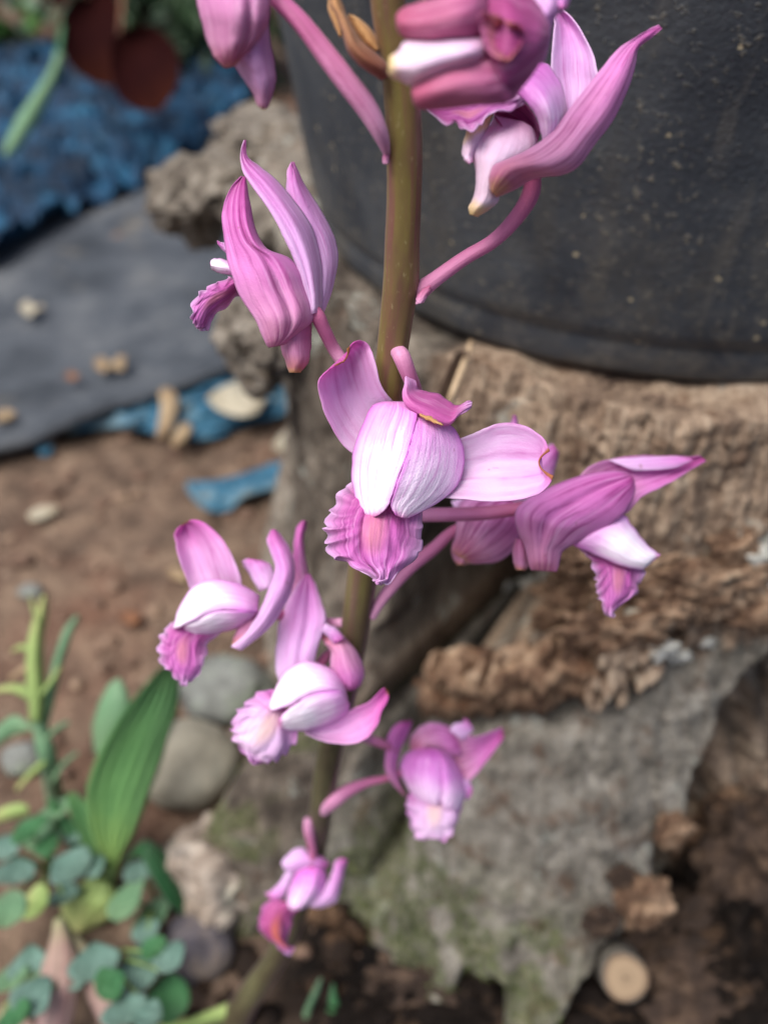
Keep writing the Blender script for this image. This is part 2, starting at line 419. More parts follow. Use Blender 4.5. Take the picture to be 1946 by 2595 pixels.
R += .0011*fbm(px*260, 2)+hl_*(.010*fbm(px*55, 4)-.014*smooth(.1, .35, noise(px*85+5)))
brown = np.maximum(brown, hl_*.9)
Rt = np.where(top, R[n_top-1][None]*(1+.7*Q), R)
ztop = ZT-.004+.005*fbm(np.stack([SX+Rt*A[..., 0], SY+Rt*A[..., 1], Rt*0], -1)*30, 4)
ztop = np.minimum(ztop, np.where(Rt < .158, ZT-.002, 1))
blend = smooth(0, .04, np.clip(Q, 0, 1))
zz2 = np.where(top, ztop, np.where(blend < 1, ztop[n_top-1][None]*(1-np.clip(Q, 0, 1))-.012*np.clip(Q, 0, 1), zz))
SV = np.stack([SX+Rt*A[..., 0], SY+Rt*A[..., 1], zz2], -1)
me = grid_mesh('stump', SV, True, True)
moss = np.clip(smooth(.075, .03, zz2)*smooth(-40, -32, PH)*smooth(-8, -14, PH)*smooth(-.25, .25, fbm(arc*60, 3)+.25)
               +.9*smooth(-66, -52, PH)*smooth(-36, -40, PH)*smooth(.12, .06, zz2)*smooth(-.1, .4, fbm(arc*45+9, 3)), 0, 1)
wet_shade_ = smooth(-36, -40, PH)*smooth(-82, -70, PH)*smooth(.0, .05, zz2)*np.clip(.85+.6*fbm(arc*40+3, 3), 0, 1)
wet_shade_ = np.maximum(wet_shade_, hl_*np.clip(.35+1.3*fbm(arc*55+21, 3), 0, 1))  # shade inside the hollow put into its wood colour, broken up by noise
for nm, arr in (('brown', brown), ('moss', moss), ('wet_shade', wet_shade_)):
    at = me.attributes.new(nm, 'FLOAT', 'POINT'); at.data.foreach_set('value', arr.reshape(-1).astype(np.float32))
def stump_material():
    m, nt, bs = newmat('stump_wood')
    gco = N(nt, 'TexCoord').outputs['Object']
    mp = N(nt, 'Mapping'); mp.inputs['Scale'].default_value = (1, 1, .16); nt.links.new(gco, mp.inputs[0])
    fibre = noisetex(nt, mp.outputs[0], 420, 5, .65, .3)
    big = noisetex(nt, gco, 42, 5, .6, .4)
    f = math_(nt, 'ADD', math_(nt, 'MULTIPLY', fibre, .55), math_(nt, 'MULTIPLY', big, .5))
    brown_c = ramp(nt, f, [(.34, S(54,42,35)), (.44, S(106,88,74)), (.54, S(144,124,104)), (.68, S(178,160,138))])
    mg = N(nt, 'Mapping'); mg.inputs['Scale'].default_value = (1, 1, .3); mg.inputs['Rotation'].default_value = (0, .5, 0); nt.links.new(gco, mg.inputs[0])
    f2 = math_(nt, 'ADD', math_(nt, 'MULTIPLY', noisetex(nt, mg.outputs[0], 130, 6, .7, .4), .75), math_(nt, 'MULTIPLY', big, .3))
    grey_c = ramp(nt, f2, [(.36, S(62,58,52)), (.48, S(100,95,86)), (.58, S(128,122,111)), (.7, S(154,149,138))])
    br = N(nt, 'Attribute', attribute_name='brown').outputs['Fac']; mo = N(nt, 'Attribute', attribute_name='moss').outputs['Fac']
    col = mixc(nt, br, grey_c, brown_c)
    st = ramp(nt, noisetex(nt, gco, 75, 4, .6), [(.55, (0,0,0,1)), (.66, (1,1,1,1))])
    col = mixc(nt, math_(nt, 'MULTIPLY', st, .55), col, S(86,60,42))
    wet_shade = N(nt, 'Attribute', attribute_name='wet_shade').outputs['Fac']
    col = mixc(nt, math_(nt, 'MULTIPLY', wet_shade, .9), col, ramp(nt, f2, [(.36, S(34,29,25)), (.5, S(62,54,47)), (.66, S(100,90,79))]))  # dark wood of the left column, plus painted shade in the hollow
    li = ramp(nt, noisetex(nt, gco, 55, 5, .65, .5), [(.6, (0,0,0,1)), (.68, (1,1,1,1))])
    col = mixc(nt, math_(nt, 'MULTIPLY', li, .5), col, S(178,182,170))
    mc = ramp(nt, noisetex(nt, gco, 160, 4), [(.35, S(50,56,32)), (.55, S(88,94,56)), (.7, S(116,120,80))])
    col = mixc(nt, math_(nt, 'MULTIPLY', mo, .5), col, mc)
    nt.links.new(col, bs.inputs['Base Color']); bs.inputs['Roughness'].default_value = .92; bs.inputs['Specular IOR Level'].default_value = .2
    bump(nt, bs, math_(nt, 'ADD', fibre, noisetex(nt, gco, 600, 4)), .7, .0015)
    return m
M_stump = stump_material()
stump_root = empty('tree_stump', (SX, SY, 0))
tag(stump_root, 'old rotten tree stump with crumbling brown ledge and grey root flare', 'tree stump')
st_o = link('trunk', me, M_stump); setparent(st_o, stump_root)
# knotty lumps on the stump's flank
M_knot = rough_mat('knot_wood', [(.3, S(60,53,46)), (.45, S(104,96,86)), (.6, S(136,128,116)), (.75, S(162,157,146))], 60, 6, .92, .8, .002, dist=.5,
                   spots=[(S(80,66,50), 45, .55, .65, .7)], spec=.2)
for i, (x, y, z, sx, sy, szz, hol) in enumerate([(405, 425, .213, .022, .02, .017, .35), (470, 400, .222, .02, .024, .015, .25), (560, 300, .226, .030, .04, .014, .2), (430, 480, .196, .016, .015, .013, .4),
                                            (525, 725, .212, .012, .015, .014, .4), (566, 785, .2, .013, .014, .013, .45), (600, 450, .232, .024, .04, .012, .2), (588, 690, .222, .016, .026, .013, .3)]):
    blob('knot', PZ(x*1.173, y*1.173, z), (sx, sy, szz), M_knot, stump_root, .17, 1.4, 5, i*3+1, holes=hol*.35)
# broken pieces of rotten wood lodged in the face
M_frag = rough_mat('rotten_wood', [(.32, S(60,44,35)), (.46, S(108,84,66)), (.6, S(150,124,100)), (.75, S(186,164,138))], 120, 6, .92, .8, .002, (1, 1, .3), spec=.2,
                   spots=[(S(92,62,42), 70, .56, .66, .7)])
rs = np.random.RandomState(11)
def on_face(x, y, push=0.0):
    """first point of the trunk met by the line of sight through a photograph pixel"""
    r = ray(x, y); best = None
    rel = SV.reshape(-1, 3)-CAM; d = rel@FWD; q = rel/d[:, None]-r; e = np.linalg.norm(q, axis=1)
    k = np.where(e < .006)[0]
    if len(k) == 0: return None
    k = k[np.argmin(d[k])]; return SV.reshape(-1, 3)[k]-r/np.linalg.norm(r)*push
for i in range(60):
    if i < 14: x, y = rs.uniform(1180, 1640)*1.173, 0; y = (1560-(x/1.173-860)*.32+rs.uniform(-110, -20))*1.173
    else: x, y = rs.uniform(1180, 1655)*1.173, rs.uniform(1180, 1340)*1.173
    p = on_face(x, y)
    if p is None: continue
    r = rs.uniform(.003, .009)
    blob('wood_fragment', p, (r*rs.uniform(.8, 2.2), r*.45, r*rs.uniform(.4, 1.5)), M_frag, stump_root, .3, 1.7, 4, 50+i, holes=.3)
# the rotten ledge: a broken slab of wood hanging in front of the pocket
lp = np.linspace(-35, -6, 140); la = np.linspace(0, 2*math.pi, 44, endpoint=False)
LP, LA = np.meshgrid(lp, la, indexing='ij')
env = smooth(-35, -32.5, LP)*(.6+.4*smooth(-6, -14, LP)); env = env*(1+.25*noise(np.stack([LP*.35, LP*0, LP*0], -1)))
cz = zl_f(LP.ravel()).reshape(LP.shape)+.0175+.003*noise(np.stack([LP*.25, LP*0+2, LP*0], -1)); rc = .187-.008*smooth(-16, -6, LP)+.004*noise(np.stack([LP*.2, LP*0+7, LP*0], -1))
rr, rz_ = rc+.0085*env*np.cos(LA), cz+.0185*env*np.sin(LA)
q = np.stack([SX+rr*np.cos(np.radians(LP-90)), SY+rr*np.sin(np.radians(LP-90)), rz_], -1)
ql = np.stack([LP*.22+rz_*30, rr*120, rz_*190], -1)
dsp = .0045*fbm(ql*.8, 5, .6)-.007*smooth(.15, .4, noise(np.stack([LP*.55, rr*60, rz_*110], -1)+4))
nrm_ = np.stack([np.cos(np.radians(LP-90))*np.cos(LA), np.sin(np.radians(LP-90))*np.cos(LA), np.sin(LA)], -1)
led = link('ledge', grid_mesh('ledge', q+nrm_*dsp[..., None], True, True), M_frag); setparent(led, stump_root)
# pale bracket of lichen on the right, white crust at the ledge
M_lich = rough_mat('lichen', [(.3, S(128,124,112)), (.5, S(182,180,170)), (.7, S(214,214,206))], 160, 5, .95, .8, .001, spec=.1)
for i, (x, y, r) in enumerate([(1645, 1215, .010), (1640, 1262, .008), (1655, 1180, .007), (1440, 1410, .004), (1452, 1418, .003), (1475, 1404, .0025), (1535, 1390, .0025), (1130, 1255, .003), (1100, 1275, .003), (1180, 1232, .003), (1165, 1240, .002)]):
    p = on_face(x*1.173, y*1.173)
    if p is not None: blob('lichen_crust', p, (r, r*.4, r*.8), M_lich, stump_root, .6, 2.0, 4, 90+i)
# moss tufts: very many short blades
def blades(name, pts, nrm, ln, wd, mat, seed, parent=None):
    rs = np.random.RandomState(seed); n = len(pts)
    d = nrm+rs.normal(scale=.55, size=(n, 3)); d /= np.linalg.norm(d, axis=1)[:, None]
    sd = np.cross(d, rs.normal(size=(n, 3))); sd /= np.linalg.norm(sd, axis=1)[:, None]
    L = ln*rs.uniform(.5, 1.3, n)[:, None]
    a, b_, c = pts-sd*wd-d*.001, pts+sd*wd-d*.001, pts+d*L+rs.normal(scale=.0004, size=(n, 3))
    V = np.stack([a, b_, c], 1).reshape(-1, 3)
    me = bpy.data.meshes.new(name); me.from_pydata(V.tolist(), [], np.arange(3*n).reshape(-1, 3).tolist())
    o = link(name, me, mat, None, False); o['kind'] = 'stuff'
    if parent is not None: setparent(o, parent)
    return o
M_moss = rough_mat('moss', [(.3, S(50,58,32)), (.5, S(86,96,54)), (.7, S(118,126,82))], 130, 3, .8, .2, .0005)
mk = np.where((moss.reshape(-1) > .45))[0]; mk = rs.choice(mk, min(len(mk), 9000))
pts = SV.reshape(-1, 3)[mk]; nr = np.stack([pts[:, 0]-SX, pts[:, 1]-SY, pts[:, 2]*0+.12], -1); nr /= np.linalg.norm(nr, axis=1)[:, None]
blades('moss', pts, nr, .0026, .0005, M_moss, 2, stump_root)

# ---- pot
def pot_material():
    m, nt, bs = newmat('black_plastic')
    g_ = N(nt, 'TexCoord').outputs['Object']
    base = ramp(nt, noisetex(nt, g_, 26, 6, .62, .3), [(.32, S(40,44,50)), (.5, S(54,58,63)), (.68, S(72,75,78))])
    mp = N(nt, 'Mapping'); mp.inputs['Scale'].default_value = (1, 1, .25); nt.links.new(g_, mp.inputs[0])
    dirt = ramp(nt, noisetex(nt, mp.outputs[0], 30, 5, .65, .5), [(.5, (0,0,0,1)), (.7, (1,1,1,1))])
    col = mixc(nt, math_(nt, 'MULTIPLY', dirt, .38), base, S(84,76,60))
    sz = N(nt, 'SeparateXYZ'); nt.links.new(g_, sz.inputs[0])
    low = math_(nt, 'SUBTRACT', 1.0, math_(nt, 'MULTIPLY', math_(nt, 'SUBTRACT', sz.outputs[2], .249), 14), True)
    spl = ramp(nt, noisetex(nt, g_, 70, 6, .7, .6), [(.48, (0,0,0,1)), (.62, (1,1,1,1))])
    col = mixc(nt, math_(nt, 'MULTIPLY', math_(nt, 'MULTIPLY', spl, low), .4), col, S(104,98,86))
    mr = N(nt, 'Mapping'); mr.inputs['Scale'].default_value = (1, 1, .06); nt.links.new(g_, mr.inputs[0])
    run = ramp(nt, noisetex(nt, mr.outputs[0], 90, 4, .6), [(.58, (0,0,0,1)), (.68, (1,1,1,1))])
    col = mixc(nt, math_(nt, 'MULTIPLY', run, .22), col, S(112,106,96))
    grit = ramp(nt, noisetex(nt, g_, 420, 3, .6), [(.58, (0,0,0,1)), (.70, (1,1,1,1))])
    gm = ramp(nt, noisetex(nt, g_, 34, 4), [(.34, (0,0,0,1)), (.6, (1,1,1,1))])
    col = mixc(nt, math_(nt, 'MULTIPLY', math_(nt, 'MULTIPLY', grit, gm), .32), col, S(172,160,134))
    vo = N(nt, 'TexVoronoi'); vo.inputs['Scale'].default_value = 170; vo.inputs['Randomness'].default_value = 1; nt.links.new(g_, vo.inputs['Vector'])
    dot = math_(nt, 'LESS_THAN', math_(nt, 'ADD', vo.outputs['Distance'], math_(nt, 'MULTIPLY', noisetex(nt, g_, 700, 2), .25)), .27)
    sel = N(nt, 'SeparateColor'); nt.links.new(vo.outputs['Color'], sel.inputs[0])
    dot = math_(nt, 'MULTIPLY', dot, math_(nt, 'GREATER_THAN', sel.outputs[0], .84))
    col = mixc(nt, math_(nt, 'MULTIPLY', dot, .75), col, S(176,162,130))
    nt.links.new(col, bs.inputs['Base Color'])
    bs.inputs['Roughness'].default_value = .58; bs.inputs['Specular IOR Level'].default_value = .45
    h = math_(nt, 'ADD', noisetex(nt, g_, 520, 4), math_(nt, 'MULTIPLY', grit, .8))
    bump(nt, bs, h, .45, .0009)
    return m
M_pot = pot_material()
PX, PYc, PR, FL = .1206, .4194, .149, .16
prof = [(PR-.02, 0), (PR-.004, 0), (PR-.0012, .0007), (PR, .003), (PR+.0008, .012), (PR+.0005, .0135)]
prof += [(PR+FL*z+.0003*math.sin(z*60), z) for z in np.linspace(.016, .235, 60)]
rt = PR+FL*.235
prof += [(rt+.004, .237), (rt+.0055, .241), (rt+.0055, .255), (rt+.003, .258), (rt-.001, .258), (rt-.002, .25), (rt-.003, .22)]
prof += [(PR-.003+FL*z, z) for z in np.linspace(.2, .01, 10)]+[(PR-.03, .006), (.01, .006)]
th = np.linspace(0, 2*math.pi, 220, endpoint=False)
pv = np.array([[[PX+r*math.cos(a), PYc+r*math.sin(a), ZT-.0015+z] for a in th] for r, z in prof])
pot = link('plant_pot', grid_mesh('plant_pot', pv, True, True), M_pot)
tag(pot, 'large black plastic plant pot, dusty and speckled, standing on the rotten stump', 'plant pot')

# ---- sheets lying on the ground
def sheet(name, crop, rows, z0, mat, bulge=0, amp=0, fs=30, nu=40, nv=40, th=.5, edge_up=0, seed=0, parent=None, vz=None):
    t = np.linspace(0, 1, nv); s = np.linspace(0, 1, nu)
    R_ = np.array([[*cx(crop, r[0], r[1]), *cx(crop, r[2], r[3])] for r in rows]); E = cr(R_, t)
    S_, T_ = np.meshgrid(s, t)
    X = E[:, 0:1]*(1-S_)+E[:, 2:3]*S_; Y = E[:, 1:2]*(1-S_)+E[:, 3:4]*S_
    rx = (X-SW/2)/FPX; ry = (SH/2-Y)/FPX; D_ = RIGHT*rx[..., None]+UP*ry[..., None]+FWD
    base = CAM+D_*((z0-H)/D_[..., 2])[..., None]
    Z = z0+bulge*4*S_*(1-S_)+(lst(vz, t)[:, None] if vz is not None else 0)
    if amp: Z = Z+amp*np.abs(fbm(base*fs+seed, 4, .5))
    V = CAM+D_*((Z-H)/D_[..., 2])[..., None]
    o = link(name, grid_mesh(name, V), mat)
    if th: md = o.modifiers.new('thickness', 'SOLIDIFY'); md.thickness = th/1000; md.offset = 0
    if parent is not None: setparent(o, parent)
    return o
def cloth_mat(name, stops, scale=60, weave=900, rough=.8, spots=None, bstr=.5):
    m = rough_mat(name, stops, scale, 6, rough, .1, .001, spots=spots)
    nt = m.node_tree; bs = nt.nodes['Principled BSDF']
    g_ = N(nt, 'TexCoord').outputs['Object']
    w1 = N(nt, 'TexWave', wave_type='BANDS', bands_direction='X'); w1.inputs['Scale'].default_value = weave; w1.inputs['Distortion'].default_value = 1.5
    w2 = N(nt, 'TexWave', wave_type='BANDS', bands_direction='Y'); w2.inputs['Scale'].default_value = weave; w2.inputs['Distortion'].default_value = 1.5
    nt.links.new(g_, w1.inputs[0]); nt.links.new(g_, w2.inputs[0])
    bump(nt, bs, math_(nt, 'ADD', math_(nt, 'MAXIMUM', w1.outputs[1], w2.outputs[1]), noisetex(nt, g_, 60, 4)), bstr, .002)
    return m
M_mat = cloth_mat('weed_mat', [(.3, S(50,54,59)), (.5, S(76,80,85)), (.7, S(104,106,107))], 16, 300, .55, spots=[(S(126,118,104), 14, .58, .7, .5)])
a0, ad, bd = np.array([-.27, .54]), np.array([.183, .14])/np.hypot(.183, .14), np.array([-.14, .183])/np.hypot(.183, .14)
ta = np.concatenate([np.linspace(-.45, .55, 150)]); tb = np.concatenate([np.linspace(0, .2, 70), np.linspace(.21, 1.05, 60)])
TA, TB = np.meshgrid(ta, tb)
mx = a0[0]+ad[0]*TA+bd[0]*TB; my = a0[1]+ad[1]*TA+bd[1]*TB
wob = .006*noise(np.stack([TA*9, TA*0, TA*0], -1)); mx += bd[0]*wob*smooth(.1, 0, TB); my += bd[1]*wob*smooth(.1, 0, TB)
mz = .012+.016*smooth(.10, .0, TB)+.008*fbm(np.stack([mx*7, my*7, mx*0+2], -1), 3)+.0012*fbm(np.stack([mx*60, my*60, mx*0], -1), 2)
mz -= .004*smooth(.006, 0, TB)
wm = link('weed_mat', grid_mesh('weed_mat', np.stack([mx, my, mz], -1)), M_mat)
md = wm.modifiers.new('thickness', 'SOLIDIFY'); md.thickness = .010; md.offset = -1
tag(wm, 'dark grey mat spread over the soil, its edge lifted', 'ground mat')

M_net = cloth_mat('blue_net', [(.32, S(8,26,44)), (.46, S(12,46,72)), (.58, S(22,72,102)), (.72, S(42,100,128))], 26, 260, .6, spots=[(S(12,22,36), 22, .5, .64, .8)], bstr=.35)
def bil(c, nu, nv):
    s, t = np.meshgrid(np.linspace(0, 1, nu), np.linspace(0, 1, nv)); s = s[..., None]; t = t[..., None]
    c = [np.asarray(q) for q in c]
    return (c[0]*(1-s)+c[1]*s)*(1-t)+(c[3]*(1-s)+c[2]*s)*t
NB = bil([PZ(-160, 700, .03), PZ(640, 265, .03), PZ(640, 90, .03), PZ(-300, 150, .03)], 170, 150)
wob = fbm(NB*6+3, 3)*.03
NB = NB+np.stack([wob, -wob*.6, wob*0], -1)
ridge = 1-np.abs(fbm(NB*np.array([11, 16, 1])+1.7, 4, .55))
NB[..., 2] = .018+.075*np.clip(ridge-.4, 0, 1)**1.8+.005*fbm(NB*45, 3)
net = link('shade_net', grid_mesh('shade_net', NB), M_net); md = net.modifiers.new('thickness', 'SOLIDIFY'); md.thickness = .0012
tag(net, 'heap of crumpled bright blue netting lying on the grey mat', 'netting')

M_rag = cloth_mat('blue_rag', [(.3, S(36,74,96)), (.5, S(62,110,134)), (.7, S(104,142,156))], 40, 420, .8, spots=[(S(126,116,100), 40, .55, .68, .5)])
r1 = sheet('blue_scrap', 'd', [(150, 935, 170, 905), (235, 925, 250, 870), (300, 930, 320, 850), (390, 945, 400, 830), (450, 950, 480, 805), (530, 920, 560, 790), (600, 900, 610, 785), (625, 880, 625, 790)],
           .006, M_rag, .004, .016, 24, 46, 60, .6, seed=3); tag(r1, 'torn strip of faded blue cloth under the mat edge with dry leaves on it', 'cloth')
r2 = sheet('blue_scrap', 'd', [(405, 1060, 402, 1040), (440, 1098, 430, 1040), (490, 1105, 480, 1035), (530, 1075, 540, 1018), (580, 1058, 590, 1000), (628, 1052, 632, 990)],
           .005, M_rag, .003, .010, 30, 34, 44, .6, seed=8); tag(r2, 'small scrap of faded blue cloth half buried in bare soil', 'cloth')
r3 = sheet('blue_scrap', 'd', [(75, 960, 80, 950), (90, 985, 95, 950), (112, 985, 115, 955)], .005, M_rag, .003, .004, 40, 12, 12, .6, seed=5)
tag(r3, 'tiny blue cloth crumb on soil beside the mat edge', 'cloth')

def leaf_mat(name, stops, vein, vs, nv=14, tr=.25, rough=.55):
    return petal_mat(name, stops, vein, vs, nv, tr=tr, rough=rough, spec=.35)
M_dry1 = leaf_mat('dry_leaf_cream', [(0, S(170,160,136)), (.5, S(194,185,162)), (1, S(160,146,120))], S(150,134,104), .35)
M_dry2 = leaf_mat('dry_leaf_tan', [(0, S(140,114,84)), (.5, S(186,162,126)), (1, S(150,124,92))], S(104,78,54), .5)
M_dry3 = leaf_mat('dry_leaf_brown', [(0, S(96,62,42)), (.5, S(150,104,72)), (1, S(112,74,52))], S(62,40,28), .5)
def dead(rows, z0, m, label, bulge=.004, crop='d', seed=1, amp=.003):
    bulge *= .45; z0 = z0-.004 if z0 > .03 else z0
    o = sheet('dry_leaf', crop, rows, z0, m, bulge, amp, 60, 16, 24, .4, seed=seed); tag(o, label, 'dry leaf', 'dry leaves lying about'); return o
dead([(446, 862, 450, 856), (475, 888, 480, 835), (520, 900, 525, 822), (555, 893, 560, 835), (575, 870, 572, 852)], .026, M_dry1, 'broad cream dry leaf lying on the blue cloth strip', .008)
dead([(338, 945, 355, 948), (342, 915, 372, 925), (348, 880, 382, 890), (345, 850, 385, 858), (352, 838, 370, 838)], .022, M_dry2, 'narrow tan dry leaf crossing the blue cloth strip', .006)
dead([(366, 958, 385, 970), (375, 940, 402, 950), (392, 918, 418, 930), (402, 912, 410, 915)], .020, M_dry2, 'short curled tan leaf lying beside the narrow tan one', .006)
dead([(206, 776, 204, 792), (222, 770, 226, 806), (240, 784, 238, 796), (262, 766, 268, 800), (274, 772, 270, 782)], .034, M_dry2, 'tan dry leaf lying on the grey mat near its edge', .004)
dead([(-10, 890, -10, 915), (15, 884, 18, 910), (36, 890, 34, 898)], .034, M_dry2, 'yellowish leaf scrap on the grey mat', .003)
dead([(42, 662, 50, 676), (60, 648, 66, 684), (74, 660, 80, 672), (92, 656, 94, 668)], .02, M_dry1, 'pale small leaf lying on the middle of the grey mat', .003)
dead([(590, 960, 595, 975), (610, 935, 620, 978), (640, 930, 640, 965)], .012, M_dry1, 'whitish leaf curled against the stump foot above the small blue scrap', .008)
dead([(140, 808, 142, 818), (156, 802, 160, 822), (175, 810, 172, 816)], .034, M_dry3, 'brown leaf crumb on the grey mat edge', .002)
dead([(360, 1235, 372, 1250), (378, 1225, 398, 1255), (408, 1240, 405, 1262)], .006, M_dry2, 'small buff leaf bit lying on the open soil', .003)
dead([(250, 1330, 262, 1345), (275, 1318, 292, 1352), (305, 1322, 310, 1340)], .006, M_dry3, 'reddish brown leaf fragment lying on the open soil', .005)
dead([(60, 1110, 65, 1125), (85, 1095, 92, 1122), (125, 1092, 125, 1105)], .005, M_dry1, 'grey-white leaf fragment lying on the bare soil', .003)

# ---- stones
M_st1 = rough_mat('stone_tan', [(.3, S(112,106,92)), (.5, S(142,136,120)), (.7, S(162,156,138))], 40, 6, .8, .4, .0015, spots=[(S(112,120,112), 55, .58, .68, .4)])
M_st2 = rough_mat('stone_grey', [(.3, S(84,84,80)), (.5, S(118,120,114)), (.7, S(146,150,142))], 60, 6, .85, .5, .002, spots=[(S(96,108,80), 50, .52, .66, .6)])
M_st3 = rough_mat('stone_rough', [(.3, S(92,82,72)), (.45, S(136,122,108)), (.6, S(170,158,144)), (.75, S(196,192,180))], 70, 7, .9, .9, .003, spots=[(S(74,72,70), 60, .55, .65, .6), (S(172,176,150), 35, .58, .7, .5)])
M_st4 = rough_mat('stone_dark', [(.3, S(58,56,66)), (.5, S(88,82,84)), (.7, S(126,112,98))], 45, 6, .8, .5, .002)
def stone(x, y, rx, rz, mat, label, ry=None, rough=.06, fs=.9, seed=1, sub=4, rot=0, holes=0, z=0):
    r = ray(x*1.173, y*1.173); t = H/-r[2]; k = 1.173/FPX*t
    a = rx*k; c = rz*k
    o = blob('stone', PZ(x*1.173, y*1.173, c*.55+z), (a, (ry or rx)*k, c), mat, None, rough, fs, sub, seed, rot=rot, holes=holes)
    tag(o, label, 'stone', 'stones lying on the soil'); return o
stone(412, 1655, 106, 88, M_st1, 'smooth rounded tan stone behind the pleated green leaf', 95, .05, .8, 4)
stone(490, 1492, 98, 62, M_st2, 'grey mossy stone wedged beside the stump foot', 80, .1, 1.2, 6)
stone(478, 1880, 108, 100, M_st3, 'rough pale pitted rock on the soil below the tan stone', 120, .16, 1.5, 9, 5, .5, .08)
stone(428, 2045, 78, 62, M_st4, 'round dark grey stone beside the small round leaves', 72, .08, 1.0, 12)
stone(50, 1640, 42, 36, M_st2, 'small grey pebble at the foot of the yellow-green grass plant', 40, .08, 1, 15)
stone(66, 1278, 26, 14, M_st2, 'small pale grey pebble lying alone on open soil', 20, .1, 1.2, 18)
stone(518, 1590, 26, 22, M_st3, 'small pale pebble touching the rounded tan stone', 22, .1, 1.2, 21)
stone(340, 1500, 24, 16, M_st1, 'small buff pebble on soil by the pleated leaf tip', 20, .1, 1.2, 22)
stone(595, 880, 16, 14, M_st3, 'small whitish pebble by the blue cloth strip', 14, .1, 1.2, 23)

# ---- chips, sticks and bark below the stump
M_chip = rough_mat('chip_orange', [(.3, S(92,58,40)), (.5, S(136,92,66)), (.7, S(164,122,90))], 90, 5, .85, .6, .001)
M_chip2 = rough_mat('chip_tan', [(.3, S(84,68,54)), (.5, S(140,116,92)), (.7, S(172,150,124))], 90, 5, .85, .6, .001, (1, 1, .4))
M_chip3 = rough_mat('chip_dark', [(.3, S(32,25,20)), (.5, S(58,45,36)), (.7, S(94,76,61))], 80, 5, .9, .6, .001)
def chip(x, y, rx, rz, mat, label, rot=0, z=0, seed=1, ry=None):
    r = ray(x*1.173, y*1.173); t = (H-z)/-r[2]; k = 1.173/FPX*t
    o = blob('wood_chip', PZ(x*1.173, y*1.173, z+rz*k*.5), (rx*k, (ry or rx)*k*.8, rz*k), mat, None, .2, 1.6, 4, seed, rot=rot, holes=.15); tag(o, label, 'wood chip', 'wood chips below the stump'); return o
for i, (x, y, rx, rz, m, l) in enumerate([
    (1290, 2065, 34, 24, M_chip2, 'tan wood chip below the stump hollow'), (1105, 2160, 46, 26, M_chip, 'orange-brown wood chip on dark litter'),
    (1420, 1985, 40, 30, M_chip2, 'pale wood chip leaning at the hollow edge'), (1030, 2085, 24, 14, M_chip2, 'small tan chip on dark litter'),
    (1570, 2150, 30, 18, M_chip2, 'buff chip near the cut stick'), (1500, 2190, 30, 18, M_chip, 'reddish chip near the cut stick'),
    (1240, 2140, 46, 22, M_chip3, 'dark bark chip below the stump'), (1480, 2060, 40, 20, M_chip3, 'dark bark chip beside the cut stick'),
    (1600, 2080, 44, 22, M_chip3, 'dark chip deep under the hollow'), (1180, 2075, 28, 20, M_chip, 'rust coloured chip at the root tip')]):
    chip(x, y, rx, rz, m, l, i*.7, 0, i+30)
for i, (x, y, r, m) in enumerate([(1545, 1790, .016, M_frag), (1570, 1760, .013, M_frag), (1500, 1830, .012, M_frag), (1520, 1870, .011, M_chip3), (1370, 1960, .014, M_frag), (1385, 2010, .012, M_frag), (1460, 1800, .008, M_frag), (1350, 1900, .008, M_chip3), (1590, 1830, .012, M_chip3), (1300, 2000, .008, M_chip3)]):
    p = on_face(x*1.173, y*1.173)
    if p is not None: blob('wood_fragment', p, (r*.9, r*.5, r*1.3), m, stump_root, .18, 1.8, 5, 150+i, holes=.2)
# decayed root pieces filling the hollow and the foot of the stump
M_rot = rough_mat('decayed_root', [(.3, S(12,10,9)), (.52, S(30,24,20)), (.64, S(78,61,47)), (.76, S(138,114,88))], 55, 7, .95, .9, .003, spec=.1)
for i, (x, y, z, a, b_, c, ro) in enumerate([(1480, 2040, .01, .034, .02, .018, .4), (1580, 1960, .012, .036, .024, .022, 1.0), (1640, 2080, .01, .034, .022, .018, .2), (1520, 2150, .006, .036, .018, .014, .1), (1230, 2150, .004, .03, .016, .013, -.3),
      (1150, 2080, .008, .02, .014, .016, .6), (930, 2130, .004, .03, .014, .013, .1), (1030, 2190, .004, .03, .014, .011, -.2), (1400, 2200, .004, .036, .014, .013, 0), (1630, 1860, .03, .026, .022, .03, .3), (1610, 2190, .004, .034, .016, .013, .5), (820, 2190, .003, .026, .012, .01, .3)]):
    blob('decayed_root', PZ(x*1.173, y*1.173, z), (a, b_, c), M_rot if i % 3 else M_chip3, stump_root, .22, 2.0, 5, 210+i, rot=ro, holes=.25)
# cut stick whose end faces up
M_bark = rough_mat('stick_bark', [(.3, S(74,68,60)), (.5, S(110,104,94)), (.7, S(140,134,122))], 90, 5, .9, .6, .001)
def cut_material():
    m, nt, bs = newmat('cut_wood'); g_ = N(nt, 'TexCoord').outputs['Object']
    sep = N(nt, 'UVMap'); sx = N(nt, 'SeparateXYZ'); nt.links.new(sep.outputs[0], sx.inputs[0])
    c = ramp(nt, math_(nt, 'ADD', sx.outputs[1], math_(nt, 'MULTIPLY', noisetex(nt, g_, 300, 3), .1)), [(.05, S(80,64,48)), (.16, S(128,108,84)), (.7, S(142,121,95)), (1, S(104,84,64))])
    nt.links.new(c, bs.inputs['Base Color']); bs.inputs['Roughness'].default_value = .85; return m
M_cut = cut_material()
sp = PZ(1350*1.173, 2112*1.173, .045); ax = np.array([-.12, -.55, .83]); ax /= np.linalg.norm(ax)
stick = tube('cut_stick', [sp-ax*.056, sp-ax*.03, sp], [.0105, .0095, .0088], M_bark, None, 24, 20)
tag(stick, 'short grey stick with a pale cut end lying below the stump', 'stick')
u_ = np.cross(ax, [1, 0, 0]); u_ /= np.linalg.norm(u_); v_ = np.cross(ax, u_)
